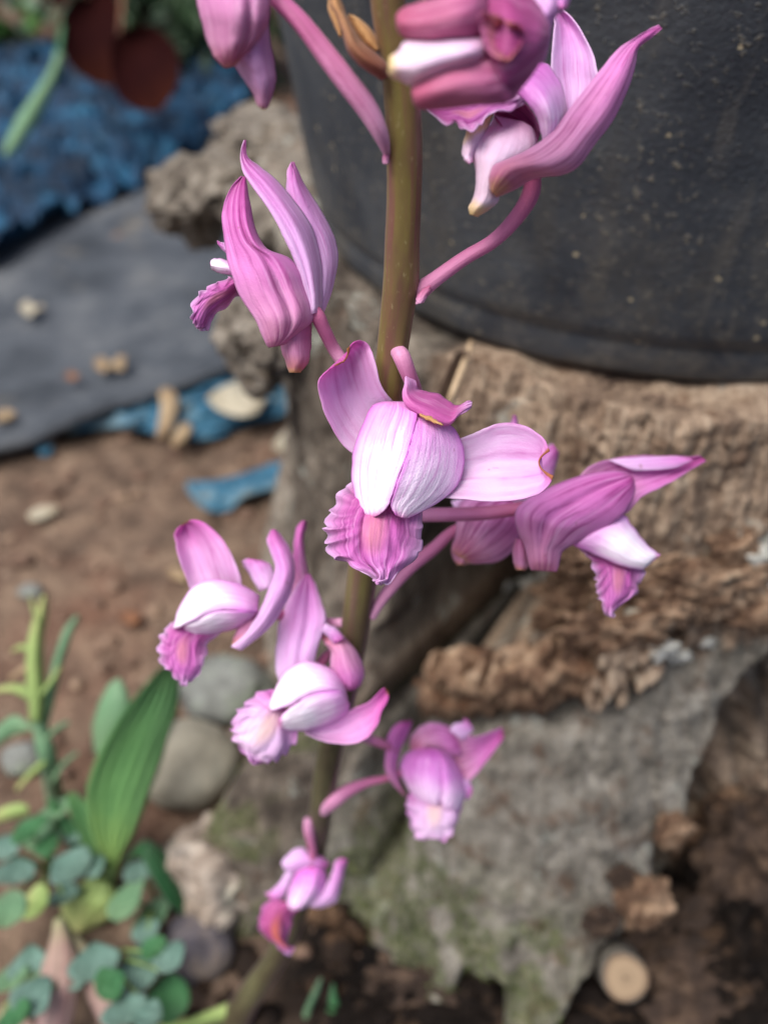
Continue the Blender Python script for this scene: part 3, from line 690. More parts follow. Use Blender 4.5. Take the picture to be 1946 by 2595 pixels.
aa = np.linspace(0, 2*math.pi, 24, endpoint=False)
disc = np.array([[sp+ax*(.0006+.0006*(1-q))+(u_*math.cos(a)+v_*math.sin(a))*.0084*q*(1+.04*math.sin(3*a)) for a in aa] for q in (.02, .15, .3, .5, .7, .85, 1)])
cf = link('cut_face', grid_mesh('cut_face', disc, True, True), M_cut); cf.parent = stick
# pale straw and brown leaf caught under the pot
M_straw = rough_mat('straw', [(.3, S(150,126,98)), (.6, S(196,172,140))], 200, 3, .6, .2, .0005)
ps = [PY(1018*1.173, 738*1.173, .283), PY(998*1.173, 795*1.173, .268), PY(978*1.173, 848*1.173, .262), PY(955*1.173, 905*1.173, .262)]
tag(tube('straw', ps, [.0009, .0011, .0011, .0008], M_straw, None, 8, 20), 'pale dry straw leaning from the pot base against the stump', 'straw')
M_dleaf = leaf_mat('bark_strip', [(0, S(98,80,66)), (.5, S(132,108,88)), (1, S(110,88,70))], S(70,52,40), .4)
tag(petal('bark_strip', 'd', .305, [(935, 890, 968, 905), (945, 850, 982, 862), (965, 800, 1000, 805), (985, 760, 1012, 755)], M_dleaf, None, 2, 8, 2, nv=16, nu=10), 'brown strip of dead leaf hanging under the pot rim beside the straw', 'dry leaf')

# ================================================================== PLANTS IN THE LOWER LEFT
M_pleat = petal_mat('pleated_leaf', [(0, S(140,164,86)), (.3, S(96,138,80)), (.7, S(80,124,74)), (1, S(96,136,80))], S(58,96,54), .5, 8, tr=.25, rough=.4)
M_pleat2 = petal_mat('dark_leaf', [(0, S(40,84,44)), (1, S(28,66,40))], S(20,50,30), .5, 10, tr=.2, rough=.4)
M_lime = petal_mat('lime_leaf', [(0, S(136,160,92)), (.5, S(166,186,114)), (1, S(188,186,124))], S(96,128,56), .5, 8, tr=.3)
M_sage = petal_mat('sage_leaf', [(0, S(120,150,110)), (.5, S(112,150,112)), (1, S(128,160,124))], S(84,118,84), .5, 8, tr=.25)
M_teal = petal_mat('teal_leaf', [(0, S(100,124,110)), (.5, S(112,142,128)), (1, S(92,124,110))], S(60,92,78), .6, 9, tr=.15, rough=.5)
M_green = petal_mat('green_leaf', [(0, S(62,104,62)), (1, S(74,126,82))], S(36,86,48), .5, 7, tr=.2, rough=.45)
M_pink = petal_mat('pinkish_leaf', [(0, S(150,150,110)), (.25, S(160,136,120)), (1, S(176,146,142))], S(132,84,88), .6, 5, tr=.2, rough=.7)
M_stalk = rough_mat('green_stalk', [(.3, S(84,104,60)), (.7, S(124,146,84))], 90, 3, .5, .2, .0005)
base = PZ(225*1.173, 1925*1.173, 0)
pl = empty('seedling', base); tag(pl, 'young plant with one broad pleated upright green leaf on the soil', 'seedling')
D0 = .425
petal('leaf', 'd', D0, [(228, 1900, 250, 1905), (215, 1840, 262, 1850), (192, 1770, 290, 1800), (190, 1700, 316, 1735), (208, 1640, 340, 1670), (240, 1580, 362, 1600), (280, 1520, 384, 1530), (318, 1475, 388, 1475), (345, 1445, 378, 1448), (358, 1440, 366, 1440)],
      M_pleat, pl, dl=[8, 0, -6, -9, -6], dr=[8, 3, 4, 5, 2], b=[0, 0, 0, 0, 0], wv=[0, 1.5, 2, 1, 0], pleat=.9, npleat=6, nu=70, nv=50, th=.4)
petal('leaf', 'd', D0+.003, [(205, 1890, 228, 1902), (185, 1840, 222, 1850), (165, 1790, 210, 1800), (150, 1745, 190, 1740), (145, 1715, 165, 1712)], M_pleat, pl, dl=[10, 4, 0], dr=[6, 0, -4], b=2, pleat=.8, npleat=4, nu=36, nv=26)
petal('leaf', 'd', D0+.006, [(262, 1870, 275, 1850), (300, 1850, 315, 1815), (330, 1900, 375, 1850), (370, 1960, 405, 1900), (405, 1985, 425, 1950), (425, 1998, 430, 1990)], M_pleat2, pl, dl=[2, -6, -8, -4, 6], dr=[4, 0, 4, 6, 8], b=[-2, -6, -3], pleat=.6, npleat=5, nu=30)
petal('leaf', 'd', D0+.004, [(240, 1900, 215, 1900), (256, 1925, 205, 1890), (266, 1960, 160, 1920), (262, 1975, 130, 1945), (215, 2000, 140, 1985), (180, 2020, 150, 2020)], M_lime, pl, dl=[6, 0, -4, 0, 6], dr=[4, 0, 2, 6, 10], b=-5, pleat=.5, npleat=4, nu=30)
tube('stem', [base+[0, 0, -.004], P(232*1.173, 1905*1.173, D0+.012), P(240*1.173, 1880*1.173, D0+.006)], [.005, .0045, .003], M_stalk, pl, 10, 12)

gp = PZ(118*1.173, 1720*1.173, 0)
gr = empty('grass_plant', gp); tag(gr, 'upright yellow-green grassy plant with narrow blades on the soil', 'grass plant')
Dg = .445
def dz(x, y, z): return (H-z)/-ray(x*1.173, y*1.173)[2]
tube('stem', [gp+[0, 0, -.003], P(105*1.173, 1640*1.173, Dg), P(90*1.173, 1580*1.173, Dg-.006), P(82*1.173, 1530*1.173, Dg-.01)], [.0045, .0042, .0036, .003], M_sage, gr, 10, 20)
petal('blade', 'd', Dg-.012, [(66, 1560, 98, 1560), (60, 1490, 100, 1495), (58, 1420, 94, 1430), (66, 1360, 96, 1370), (80, 1320, 104, 1330), (92, 1285, 104, 1288)], M_lime, gr, dl=[0, 0, 4], dr=[4, 4, 8], b=-4, nu=12)
petal('blade', 'd', Dg-.008, [(88, 1560, 104, 1570), (100, 1490, 122, 1500), (118, 1420, 138, 1430), (140, 1360, 158, 1370), (166, 1328, 172, 1335)], M_sage, gr, dl=[0, 2, 8], dr=[4, 4, 10], b=-2, nu=10)
petal('blade', 'd', Dg-.008, [(86, 1540, 90, 1515), (55, 1510, 60, 1482), (20, 1495, 20, 1478), (-20, 1500, -20, 1490)], M_lime, gr, dl=[0, 0, 4], dr=[0, 2, 6], b=-2, nu=10, nv=20)
petal('blade', 'd', Dg-.006, [(70, 1450, 74, 1425), (45, 1455, 50, 1440), (22, 1475, 20, 1462)], M_dry2, gr, dl=[0, 2], dr=[0, 3], b=-1, nu=8, nv=14)
petal('blade', 'd', Dg-.004, [(60, 1580, 76, 1570), (30, 1590, 34, 1545), (0, 1610, -4, 1570), (-20, 1625, -24, 1610)], M_sage, gr, dl=[0, 4, 8], dr=[0, 2, 6], b=-2, nu=10, nv=20)
petal('blade', 'd', .44, [(60, 1740, 66, 1755), (40, 1735, 45, 1765), (5, 1745, 10, 1775), (-20, 1770, -20, 1785)], M_lime, gr, dl=[0, 4], dr=[0, 6], b=-2, nu=10, nv=16)
petal('blade', 'd', .442, [(118, 1720, 100, 1730), (160, 1780, 120, 1790), (190, 1835, 165, 1850), (205, 1880, 196, 1885)], M_green, gr, dl=[0, 0, 4], dr=[0, 2, 6], b=-3, nu=12, nv=20)
petal('blade', 'd', .447, [(205, 1630, 228, 1635), (200, 1570, 262, 1590), (215, 1520, 282, 1535), (235, 1480, 275, 1490), (255, 1465, 262, 1466)], M_sage, gr, dl=[6, 2, 6], dr=[6, 0, 4], b=-3, nu=14, nv=20)

for (r_, dd_, m_) in [([(92, 1600, 98, 1606), (120, 1570, 126, 1580), (150, 1556, 152, 1564)], .437, M_sage), ([(84, 1500, 92, 1506), (112, 1462, 120, 1470), (132, 1436, 134, 1440)], .432, M_lime), ([(70, 1400, 66, 1412), (48, 1392, 46, 1404), (26, 1404, 26, 1410)], .432, M_lime),
                      ([(96, 1640, 102, 1650), (70, 1660, 72, 1676), (36, 1700, 36, 1712)], .44, M_lime), ([(110, 1690, 118, 1690), (132, 1650, 142, 1654), (168, 1622, 172, 1628)], .443, M_sage), ([(80, 1345, 86, 1350), (70, 1316, 78, 1318), (66, 1290, 69, 1290)], .432, M_lime)]:
    petal('blade', 'd', dd_, r_, m_, gr, dl=[0, 2, 5], dr=[0, 2, 6], b=-1, nu=8, nv=14)
# creeping round-leaved plants: (centre x, y, rx, ry, turn, material) in the photograph
def leaf_disc(cx_, cy_, rx, ry, ang, z, mat, parent, seed):
    """round leaf lying at height z, tilted a little"""
    r = ray(cx_*1.173, cy_*1.173); t = (z-H)/r[2]; k = 1.173/FPX*t
    n, m_ = 14, 14; v = np.linspace(0, 1, n); u = np.linspace(-1, 1, m_)
    U, W = np.meshgrid(u, v)
    ex = .62+.25*((seed*37) % 7)/7; prof_ = np.sin(math.pi*np.clip(W, .0, 1)**ex)**.75*(1+.06*np.sin(W*9+seed))
    lx = U*prof_*rx*k; ly = (W-.5)*2*ry*k
    a = ang; X = lx*math.cos(a)-ly*math.sin(a); Y = lx*math.sin(a)+ly*math.cos(a)
    rsx = np.random.RandomState(seed); tilt = rsx.uniform(-.25, .25, 2)
    Zv = .18*rx*k*(np.abs(U)**1.5*prof_)-.35*ry*k*(W-.5)**2+X*tilt[0]+(Y)*tilt[1]+.0006*noise(np.stack([U*2+seed, W*3, U*0], -1))
    c = CAM+r*t
    V = np.stack([c[0]+X, c[1]+Y*1.15+Zv*0, c[2]+Zv+Y*-.35], -1)
    o = link('leaf', grid_mesh('leaf', V), mat); md = o.modifiers.new('thickness', 'SOLIDIFY'); md.thickness = .0005; md.offset = 0
    setparent(o, parent); return V[0, m_//2], c
def creeper(x0, y0, leaves, label, seed, zb=.028):
    b0 = PZ(x0*1.173, y0*1.173, 0); e = empty('creeping_plant', b0); tag(e, label, 'creeping plant', 'round-leaved creeping plants')
    for i, (x, y, rx, ry, a, m_) in enumerate(leaves):
        rs_ = np.random.RandomState(seed*31+i); z = zb+rs_.uniform(-.010, .016)
        j, c = leaf_disc(x, y, rx, ry, a, z, m_, e, seed*7+i)
        tube('stalk', [b0+[0, 0, -.002], b0*.55+j*.45+[0, 0, .008], j*.85+c*.15-[0, 0, .0006]], [.0011, .0009, .0006], M_stalk, e, 6, 10)
creeper(110, 1880, [(35, 1880, 42, 36, .3, M_teal), (150, 1870, 50, 40, 1.2, M_teal), (95, 1800, 46, 42, .2, M_sage), (165, 1790, 40, 34, -.5, M_teal), (60, 1790, 40, 30, .9, M_green), (20, 1960, 40, 46, .2, M_sage), (75, 1950, 40, 28, 1.5, M_lime),
                  (120, 1750, 44, 26, .7, M_sage), (200, 1870, 40, 30, -.7, M_teal), (100, 1830, 34, 26, 1.9, M_green), (10, 1830, 34, 30, .1, M_teal), (140, 1930, 34, 26, .5, M_teal)], 'teal round-leaved creeper growing left of the pleated leaf', 3)
creeper(215, 2080, [(205, 2075, 52, 48, .4, M_teal), (300, 2090, 46, 56, .1, M_teal), (370, 2065, 34, 38, -.4, M_teal), (365, 2155, 48, 50, .2, M_green), (330, 2045, 30, 24, .8, M_green), (270, 2180, 50, 38, .6, M_teal), (320, 2195, 36, 30, 1.4, M_teal),
                   (65, 2080, 42, 40, .3, M_teal), (75, 2150, 42, 46, -.3, M_teal), (25, 2110, 38, 34, .7, M_sage), (30, 2195, 40, 30, .9, M_green), (160, 2110, 36, 30, 2.0, M_teal), (240, 2125, 36, 32, -.8, M_green)], 'teal round-leaved creeper beside the round dark stone', 5)
creeper(345, 1960, [(280, 1935, 34, 60, -.2, M_sage), (300, 1880, 34, 30, .6, M_teal), (330, 1980, 30, 60, -.3, M_sage), (315, 2010, 30, 34, .4, M_teal)], 'small sage-leaved creeper at the foot of the rough rock', 8, .02)
# pinkish downy leaves at the bottom
pk = empty('downy_plant', PZ(150*1.173, 2040*1.173, 0)); tag(pk, 'downy plant with long pinkish green pointed leaves drooping', 'plant')
petal('leaf', 'd', .385, [(118, 1985, 140, 1985), (110, 2030, 160, 2040), (92, 2090, 170, 2090), (86, 2150, 168, 2155), (78, 2215, 150, 2225), (80, 2290, 110, 2290)], M_pink, pk, dl=[12, 4, 0, 0], dr=[12, 4, 2, 2], b=[-2, -4, -4], groove=(.5, 1.2, .06), nu=20)
petal('leaf', 'd', .388, [(150, 2030, 168, 2020), (168, 2080, 205, 2060), (180, 2130, 236, 2100), (205, 2190, 265, 2160), (235, 2240, 280, 2230), (270, 2290, 282, 2285)], M_pink, pk, dl=[10, 2, 0], dr=[10, 2, 0], b=[-2, -4, -4], groove=(.5, 1.2, .06), nu=20)
petal('leaf', 'd', .39, [(-10, 2200, 10, 2170), (20, 2230, 60, 2195), (30, 2280, 90, 2240), (60, 2310, 90, 2300)], M_pink, pk, dl=[6, 0], dr=[6, 0], b=-3, nu=14, nv=16)
tube('stem', [PZ(150*1.173, 2040*1.173, -.003), P(140*1.173, 2010*1.173, .402), P(130*1.173, 1988*1.173, .396)], [.003, .0026, .002], M_stalk, pk, 8, 12)
tube('stem', [PZ(150*1.173, 2040*1.173, -.003), P(152*1.173, 2040*1.173, .405), P(158*1.173, 2028*1.173, .397)], [.003, .0022, .0016], M_stalk, pk, 8, 12)
tube('stem', [PZ(150*1.173, 2040*1.173, -.003), P(60*1.173, 2140*1.173, .40), P(0*1.173, 2185*1.173, .396)], [.003, .0022, .0012], M_stalk, pk, 8, 12)
# loose green blades at the very bottom
gb = empty('grass_tuft', PZ(700*1.173, 2170*1.173, 0)); tag(gb, 'small tuft of bright green blades in dark litter below the orchid', 'grass plant')
petal('blade', 'd', .40, [(700, 2215, 740, 2215), (706, 2185, 738, 2180), (712, 2150, 728, 2150), (718, 2125, 722, 2125)], M_green, gb, dl=[0, -2, 0], dr=[0, -2, 0], b=-2, nu=8, nv=14)
petal('blade', 'd', .402, [(650, 2240, 660, 2240), (655, 2190, 672, 2185), (676, 2140, 690, 2140), (692, 2112, 696, 2112)], M_sage, gb, dl=[0, -2, 0], dr=[0, -2, 0], b=-2, nu=8, nv=14)
petal('blade', 'd', .392, [(310, 2225, 330, 2245), (400, 2200, 420, 2225), (470, 2175, 500, 2205), (530, 2150, 545, 2190), (545, 2165, 548, 2178)], M_lime, gb, dl=[8, 0, 0], dr=[8, 0, 4], b=-3, nu=10, nv=18)

# ================================================================== FAR PLANTS, UPPER LEFT
M_red = petal_mat('red_leaf', [(0, S(46,16,13)), (.5, S(36,11,11)), (1, S(58,26,14))], S(26,8,9), .6, 8, tr=.06, rough=.85, spec=.05)
rp = PZ(330*1.173, 40*1.173, .0)
red = empty('red_leaved_plant', rp); tag(red, 'plant with round dark red leaves hanging over the blue netting', 'plant')
def PD(x, y, d): return P(x*1.173, y*1.173, d)
petal('leaf', 'd', 1.0, [(250, 75, 262, 66), (240, 110, 310, 54), (240, 160, 352, 70), (255, 205, 384, 110), (290, 235, 388, 165), (330, 242, 372, 205), (345, 240, 356, 228)], M_red, red, dl=[0, -8, -10, 0], dr=[0, 6, 10, 4], b=[6, 16, 10, 2], nu=18, nv=22, th=.8)
petal('leaf', 'd', 1.03, [(190, -20, 210, -30), (150, 10, 240, -20), (130, 60, 262, 20), (136, 110, 272, 70), (160, 150, 280, 120), (205, 178, 270, 160), (236, 186, 256, 178)], M_red, red, dl=[0, -8, -10, 0], dr=[0, 6, 10, 4], b=[6, 14, 10, 2], nu=18, nv=22, th=.8)
petal('leaf', 'd', 1.04, [(130, 20, 140, 10), (100, -10, 150, -30), (70, -50, 140, -70)], M_red, red, dl=0, dr=6, b=6, nu=12, nv=12, th=.8)
tube('stem', [rp-[0, 0, .01], PD(300, -60, 1.35), PD(235, -90, 1.15), PD(200, -40, 1.05), PD(190, -5, 1.03)], [.004, .0035, .003, .002, .0015], M_dry3, red, 8, 30)
tube('stem', [PD(235, -90, 1.15), PD(262, -20, 1.06), PD(262, 40, 1.01), PD(258, 76, 1.0)], [.003, .0022, .0018, .0012], M_dry3, red, 8, 20)
tube('stem', [PD(235, -90, 1.15), PD(180, -40, 1.08), PD(135, 16, 1.04)], [.003, .002, .0012], M_dry3, red, 8, 20)
gl = empty('blade_plant', PZ(150*1.173, 10*1.173, 0)); tag(gl, 'plant with a long pale green blade bending over the blue netting', 'plant')
petal('leaf', 'd', .95, [(120, 110, 140, 118), (108, 150, 128, 160), (75, 200, 105, 215), (42, 250, 80, 262), (16, 300, 48, 310), (8, 328, 26, 335), (12, 338, 16, 338)], M_sage, gl, dl=[20, 4, 0, 0, 8], dr=[24, 10, 6, 4, 8], b=-5, nu=12, nv=26, th=.8)
tube('stem', [PZ(150*1.173, 10*1.173, -.01), PD(150, -20, 1.3), PD(140, 20, 1.08), PD(128, 118, .974)], [.004, .004, .003, .0025], M_green, gl, 8, 24)

def shrub(name, x, y, rad, hgt, n, mats, seed, label, ls=.04):
    rs_ = np.random.RandomState(seed); e = empty(name, (x, y, 0)); tag(e, label, 'shrub', 'shrubs behind the netting')
    nb = 7; tips = []
    for i in range(nb):
        a = rs_.uniform(0, 6.28); tip = np.array([x+rad*.7*math.cos(a)*rs_.rand(), y+rad*.7*math.sin(a)*rs_.rand(), hgt*rs_.uniform(.6, 1)])
        b0 = np.array([x, y, -.01]); tips.append(tip)
        tube('branch', [b0, b0*.5+tip*.5+[rs_.normal()*.02, rs_.normal()*.02, .02], tip], [.006, .004, .0015], M_chip3, e, 6, 12)
    for mi, m_ in enumerate(mats):
        V, F = [], []
        for i in range(n//len(mats)):
            b0 = tips[rs_.randint(nb)]; f = rs_.rand()**.5
            c = np.array([x, y, 0])*(1-f)+b0*f+rs_.normal(size=3)*rad*.28; c[2] = max(c[2], .01)
            d = rs_.normal(size=3)+[0, -.3, -.4]; d /= np.linalg.norm(d); s_ = np.cross(d, rs_.normal(size=3)); s_ /= np.linalg.norm(s_); nn = np.cross(d, s_)
            l = ls*rs_.uniform(.6, 1.3); wd = l*.28
            q = [c, c+d*l*.35+s_*wd, c+d*l*.7+s_*wd*.8+nn*.1*l, c+d*l, c+d*l*.7-s_*wd*.8+nn*.1*l, c+d*l*.35-s_*wd, c+d*l*.5-nn*.12*l]
            k = len(V)*7; V.append(np.array(q)); F += [[k, k+1, k+6], [k+1, k+2, k+6], [k+2, k+3, k+6], [k+3, k+4, k+6], [k+4, k+5, k+6], [k+5, k, k+6]]
        me_ = bpy.data.meshes.new('foliage'); me_.from_pydata(np.vstack(V).tolist(), [], F)
        o = link('foliage', me_, m_); setparent(o, e); o['kind'] = 'stuff'
M_fol1 = rough_mat('foliage_green', [(.3, S(44,84,36)), (.6, S(84,132,58)), (.8, S(130,164,100))], 8, 3, .5, .1, .001)
M_fol2 = rough_mat('foliage_pale', [(.3, S(70,92,70)), (.6, S(128,150,124)), (.8, S(176,188,164))], 8, 3, .5, .1, .001)
M_fol3 = rough_mat('foliage_dark', [(.3, S(24,40,24)), (.7, S(52,74,42))], 8, 3, .6, .1, .001)
shrub('shrub', -.66, 1.56, .22, .24, 420, [M_fol1, M_fol2], 1, 'bright green leafy shrub at the back behind the netting')
shrub('shrub', -.36, 1.55, .18, .2, 420, [M_fol3, M_fol2], 2, 'pale and dark leaved shrub behind the red round leaves')
shrub('shrub', -.19, 1.45, .16, .26, 380, [M_fol3], 3, 'dark leaved shrub behind the stump and pot')
shrub('shrub', -.5, 1.95, .36, .4, 500, [M_fol3, M_fol1], 4, 'tall dark shrub farthest behind the netting')
shrub('shrub', -1.0, 1.9, .3, .4, 420, [M_fol3, M_fol1], 6, 'broad green shrub beside the far corner of the netting')

# ================================================================== THE ORCHID
YEL = S(226,200,110); BRN = S(150,92,50)
PK_OUT = petal_mat('petal_outer', [(0, S(200,124,150)), (.2, S(222,160,196)), (.5, S(220,136,202)), (.8, S(208,104,184)), (1, S(172,44,136))], S(158,34,124), .95, 16, edge=S(216,160,214), es=.3)
PK_OUT2 = petal_mat('petal_outer_rose', [(0, S(212,170,110)), (.10, S(204,124,146)), (.35, S(228,168,200)), (.7, S(222,140,204)), (1, S(196,80,168))], S(156,34,116), 1.0, 18, edge=S(232,176,222), es=.5)
PK_LIL = petal_mat('petal_lilac', [(0, S(236,212,240)), (.4, S(230,188,232)), (.75, S(216,140,208)), (1, S(188,70,160))], S(188,70,164), .6, 11, edge=S(244,224,246), es=.55)
PK_SEP = petal_mat('petal_spread', [(0, S(222,196,222)), (.4, S(234,184,226)), (.72, S(220,116,196)), (1, S(196,62,158))], S(192,62,160), .6, 10, tip=BRN)
PK_SEPR = petal_mat('petal_spread_pale', [(0, S(222,206,222)), (.45, S(236,210,236)), (.8, S(232,182,226)), (1, S(212,120,194))], S(200,90,178), .6, 9, tip=S(178,110,70))
PK_HOOD = petal_mat('petal_hood', [(0, S(206,92,188)), (.25, S(228,156,222)), (.5, S(252,240,252)), (.88, S(253,246,253)), (1, S(190,50,150))], S(200,90,186), .55, 20, edge=S(206,90,200), es=.8, rough=.34, spec=.5, tr=.10)  # white middle puts the hood's blown highlights into the colour
PK_HOODC = petal_mat('petal_hood_striped', [(0, S(206,92,190)), (.3, S(232,160,226)), (.55, S(250,226,250)), (.9, S(250,230,250)), (1, S(192,48,154))], S(200,70,186), .8, 18, edge=S(208,92,202), es=.8, rough=.34, spec=.5, tr=.08)  # middle stops raised to near white as a painted highlight
PK_HOOD2 = petal_mat('petal_hood_pink', [(0, S(200,84,180)), (.35, S(226,148,220)), (.65, S(250,230,250)), (.9, S(246,214,244)), (1, S(190,44,152))], S(190,52,176), .95, 22, edge=S(196,90,190), es=.5, rough=.34, spec=.5, tr=.10)
PK_LIP = petal_mat('petal_lip', [(0, S(178,56,140)), (.35, S(200,92,176)), (.75, S(214,124,200)), (1, S(234,194,234))], S(136,20,116), 1.0, 34, edge=S(232,204,236), es=.75, centre=(S(244,176,150), .5, .17, .42, .24, .42))
PK_LIPW = petal_mat('petal_lip_pale', [(0, S(198,90,176)), (.3, S(240,214,240)), (.7, S(246,228,246)), (1, S(226,170,222))], S(190,90,170), .4, 20, edge=S(206,130,200), es=.6, centre=(S(246,216,190), .5, .2, .35, .3, .7))
PK_WHT = petal_mat('spur_white', [(0, S(222,206,112)), (.13, S(226,206,150)), (.25, S(226,206,214)), (.7, S(230,208,226)), (1, S(206,150,186))], S(196,130,160), .3, 14, tr=.12)
PK_SPUR = petal_mat('spur_rose', [(0, S(214,172,92)), (.12, S(204,134,134)), (.4, S(208,146,180)), (1, S(200,110,160))], S(166,64,120), .5, 12)
PK_DARK = petal_mat('petal_magenta', [(0, S(160,54,116)), (.5, S(182,66,140)), (1, S(206,110,176))], S(120,20,80), .7, 14)
PK_FING = petal_mat('petal_magenta_rose', [(0, S(186,86,112)), (.2, S(190,92,126)), (.6, S(206,124,158)), (1, S(178,70,136))], S(140,40,88), .6, 12)
PK_BACK = petal_mat('petal_back_striped', [(0, S(226,190,228)), (.3, S(206,104,176)), (.7, S(204,96,170)), (1, S(224,186,226))], S(150,30,112), .5, 5)
M_ped = petal_mat('pedicel', [(0, S(214,156,190)), (.4, S(196,118,158)), (1, S(172,82,122))], S(150,70,100), .5, 8, tr=.05)
def stem_material():
    m, nt, bs = newmat('orchid_stem')
    g_ = N(nt, 'TexCoord').outputs['Object']
    mp = N(nt, 'Mapping'); mp.inputs['Scale'].default_value = (1, 1, .35); nt.links.new(g_, mp.inputs[0])
    base = ramp(nt, noisetex(nt, mp.outputs[0], 130, 4), [(.3, S(104,82,58)), (.5, S(118,104,58)), (.7, S(134,124,66))])
    uv = N(nt, 'UVMap'); sx = N(nt, 'SeparateXYZ'); nt.links.new(uv.outputs[0], sx.inputs[0])
    cw = N(nt, 'CombineXYZ'); nt.links.new(math_(nt, 'MULTIPLY', sx.outputs[0], 9), cw.inputs[0]); nt.links.new(math_(nt, 'MULTIPLY', sx.outputs[1], 5), cw.inputs[1])
    pur = ramp(nt, noisetex(nt, cw.outputs[0], 1.0, 4, .6), [(.46, (0,0,0,1)), (.66, (1,1,1,1))])
    col = mixc(nt, math_(nt, 'MULTIPLY', pur, .75), base, S(118,66,72))
    old = ramp(nt, sx.outputs[1], [(.54, (0,0,0,1)), (.70, (1,1,1,1))])
    col = mixc(nt, math_(nt, 'MULTIPLY', old, .88), col, ramp(nt, noisetex(nt, mp.outputs[0], 110, 4), [(.35, S(56,54,40)), (.65, S(84,86,58))]))
    sp_ = ramp(nt, noisetex(nt, mp.outputs[0], 1500, 2), [(.66, (0,0,0,1)), (.72, (1,1,1,1))])
    col = mixc(nt, math_(nt, 'MULTIPLY', sp_, .35), col, S(170,160,120))
    nt.links.new(col, bs.inputs['Base Color']); bs.inputs['Roughness'].default_value = .42; bs.inputs['Specular IOR Level'].default_value = .4
    bs.inputs['Sheen Weight'].default_value = .25; bs.inputs['Sheen Roughness'].default_value = .3; bs.inputs['Sheen Tint'].default_value = (.8, .45, .65, 1)
    bump(nt, bs, noisetex(nt, mp.outputs[0], 900, 3), .25, .0004)
    return m
M_stem = stem_material()

F0 = .17
def sd(y): return dY(y, F0)
SC = [(820, -760, 22), (824, -560, 28), (832, -340, 33), (836, -120, 37), (838, 0, 37), (862, 150, 38), (873, 300, 38.5), (873, 420, 37), (869, 520, 37), (866, 610, 38), (855, 700, 35), (845, 780, 33), (835, 880, 33), (815, 1020, 33), (795, 1150, 33), (768, 1350, 31), (742, 1500, 28), (708, 1650, 27), (686, 1800, 25), (664, 1900, 25), (606, 2050, 25), (540, 2150, 29), (500, 2215, 36), (485, 2240, 40)]
spts = [P(x*1.173, y*1.173, sd(y*1.173)) for x, y, r in SC]; srad = [r*1.173/FPX*sd(y*1.173) for x, y, r in SC]
spts[-1][2] = min(spts[-1][2], -.006)
orchid = empty('orchid', (spts[-1][0], spts[-1][1], 0))
tag(orchid, 'tall orchid spike with pink and lilac flowers growing in front of the stump', 'orchid')
tube('stem', spts, srad, M_stem, orchid, 36, 240, flute=.018, nf=6)
# papery bract near the top of the spike
M_bract = petal_mat('bract', [(0, S(150,84,72)), (.3, S(150,96,72)), (.6, S(168,120,84)), (1, S(196,146,96))], S(96,54,40), .6, 10, tr=.2)
M_bract2 = petal_mat('bract_tip', [(0, S(214,160,104)), (1, S(226,178,120))], S(160,104,64), .4, 8, tr=.25)
br = petal('bract', 'c2', sd(140)-.004, [(1150, 482, 1200, 460), (1090, 440, 1190, 390), (1010, 380, 1120, 320), (950, 300, 1040, 250), (915, 190, 1000, 190), (885, 100, 950, 100), (850, 40, 925, 40), (830, -40, 900, -20)], M_bract, orchid,
           dl=[3, 0, -1, 0, 0], dr=[3, 2, 2, 2, 1], b=[-1, -3, -3, -2], nu=16)
petal('bract_fold', 'c2', sd(140)-.003, [(1120, 320, 1140, 290), (1040, 260, 1138, 255), (985, 180, 1100, 190), (960, 110, 1040, 130), (955, 90, 985, 95)], M_bract2, br, dl=[3, 1, 0], dr=[3, 2, 1], b=-2.5, nu=14, nv=18)
petal('bract_fold', 'c2', sd(140)-.002, [(905, 225, 915, 215), (860, 130, 905, 130), (835, 60, 890, 60), (832, -20, 880, -20)], M_bract2, br, dl=2, dr=2, b=-2, nu=10, nv=14)

for crop_, rows_, dd in [('c2', [(1165, 985, 1195, 985), (1160, 950, 1200, 945), (1168, 900, 1196, 890), (1180, 850, 1190, 848)], sd(400)-.0030),
                         ('c3', [(235, 1600, 275, 1590), (240, 1565, 300, 1550), (262, 1530, 320, 1520), (300, 1500, 325, 1495)], sd(745)-.0030)]:
    petal('bract', crop_, dd, rows_, M_ped, orchid, dl=.4, dr=.4, b=-.8, nu=10, nv=12)
def flower(pts, crop, mat=None, flute=.06):
    """the flower's stalk and ovary, carrying its sepals, petals and lip"""
    return ptube('flower', crop, pts, mat or M_ped, orchid, 14, 40, flute, 3)

# ---- flower C: facing the lens, in focus
D = .186
f = flower([(585, 165, sd(892)-.0025, 46), (612, 205, .1905, 52), (650, 300, .192, 47), (690, 400, .196, 42), (700, 480, .199, 36), (680, 600, .199, 34)], 'c5')
petal('sepal', 'c5', D, [(330, 800, 560, 470), (230, 690, 495, 385), (160, 560, 460, 270), (116, 420, 432, 170), (112, 350, 408, 122), (140, 305, 370, 105), (185, 270, 330, 112), (225, 240, 285, 150)], PK_SEP, f,
      dl=[9, 7, 4, 1, 0, -1, -2], dr=[9, 6, 4, 4, 3, 1, -1], b=[2, 4, 4.5, 4, 2, .5], wv=[0, .8, .8, .3], end=(18, 22), jag=1.2, ruffle=.15, rv=.6)
petal('sepal', 'c5', D, [(880, 730, 820, 1040), (990, 680, 960, 1054), (1090, 640, 1070, 1062), (1190, 600, 1180, 1068), (1300, 602, 1310, 1058), (1400, 640, 1420, 1028), (1468, 700, 1490, 975), (1500, 768, 1522, 915)], PK_SEPR, f,
      dl=[9, 8, 6, 4, 3], dr=[7, 6, 5, 3, 2], b=[3, 4, 4, 3, 2], end=(-75, 0), groove=(.48, .8, .07))
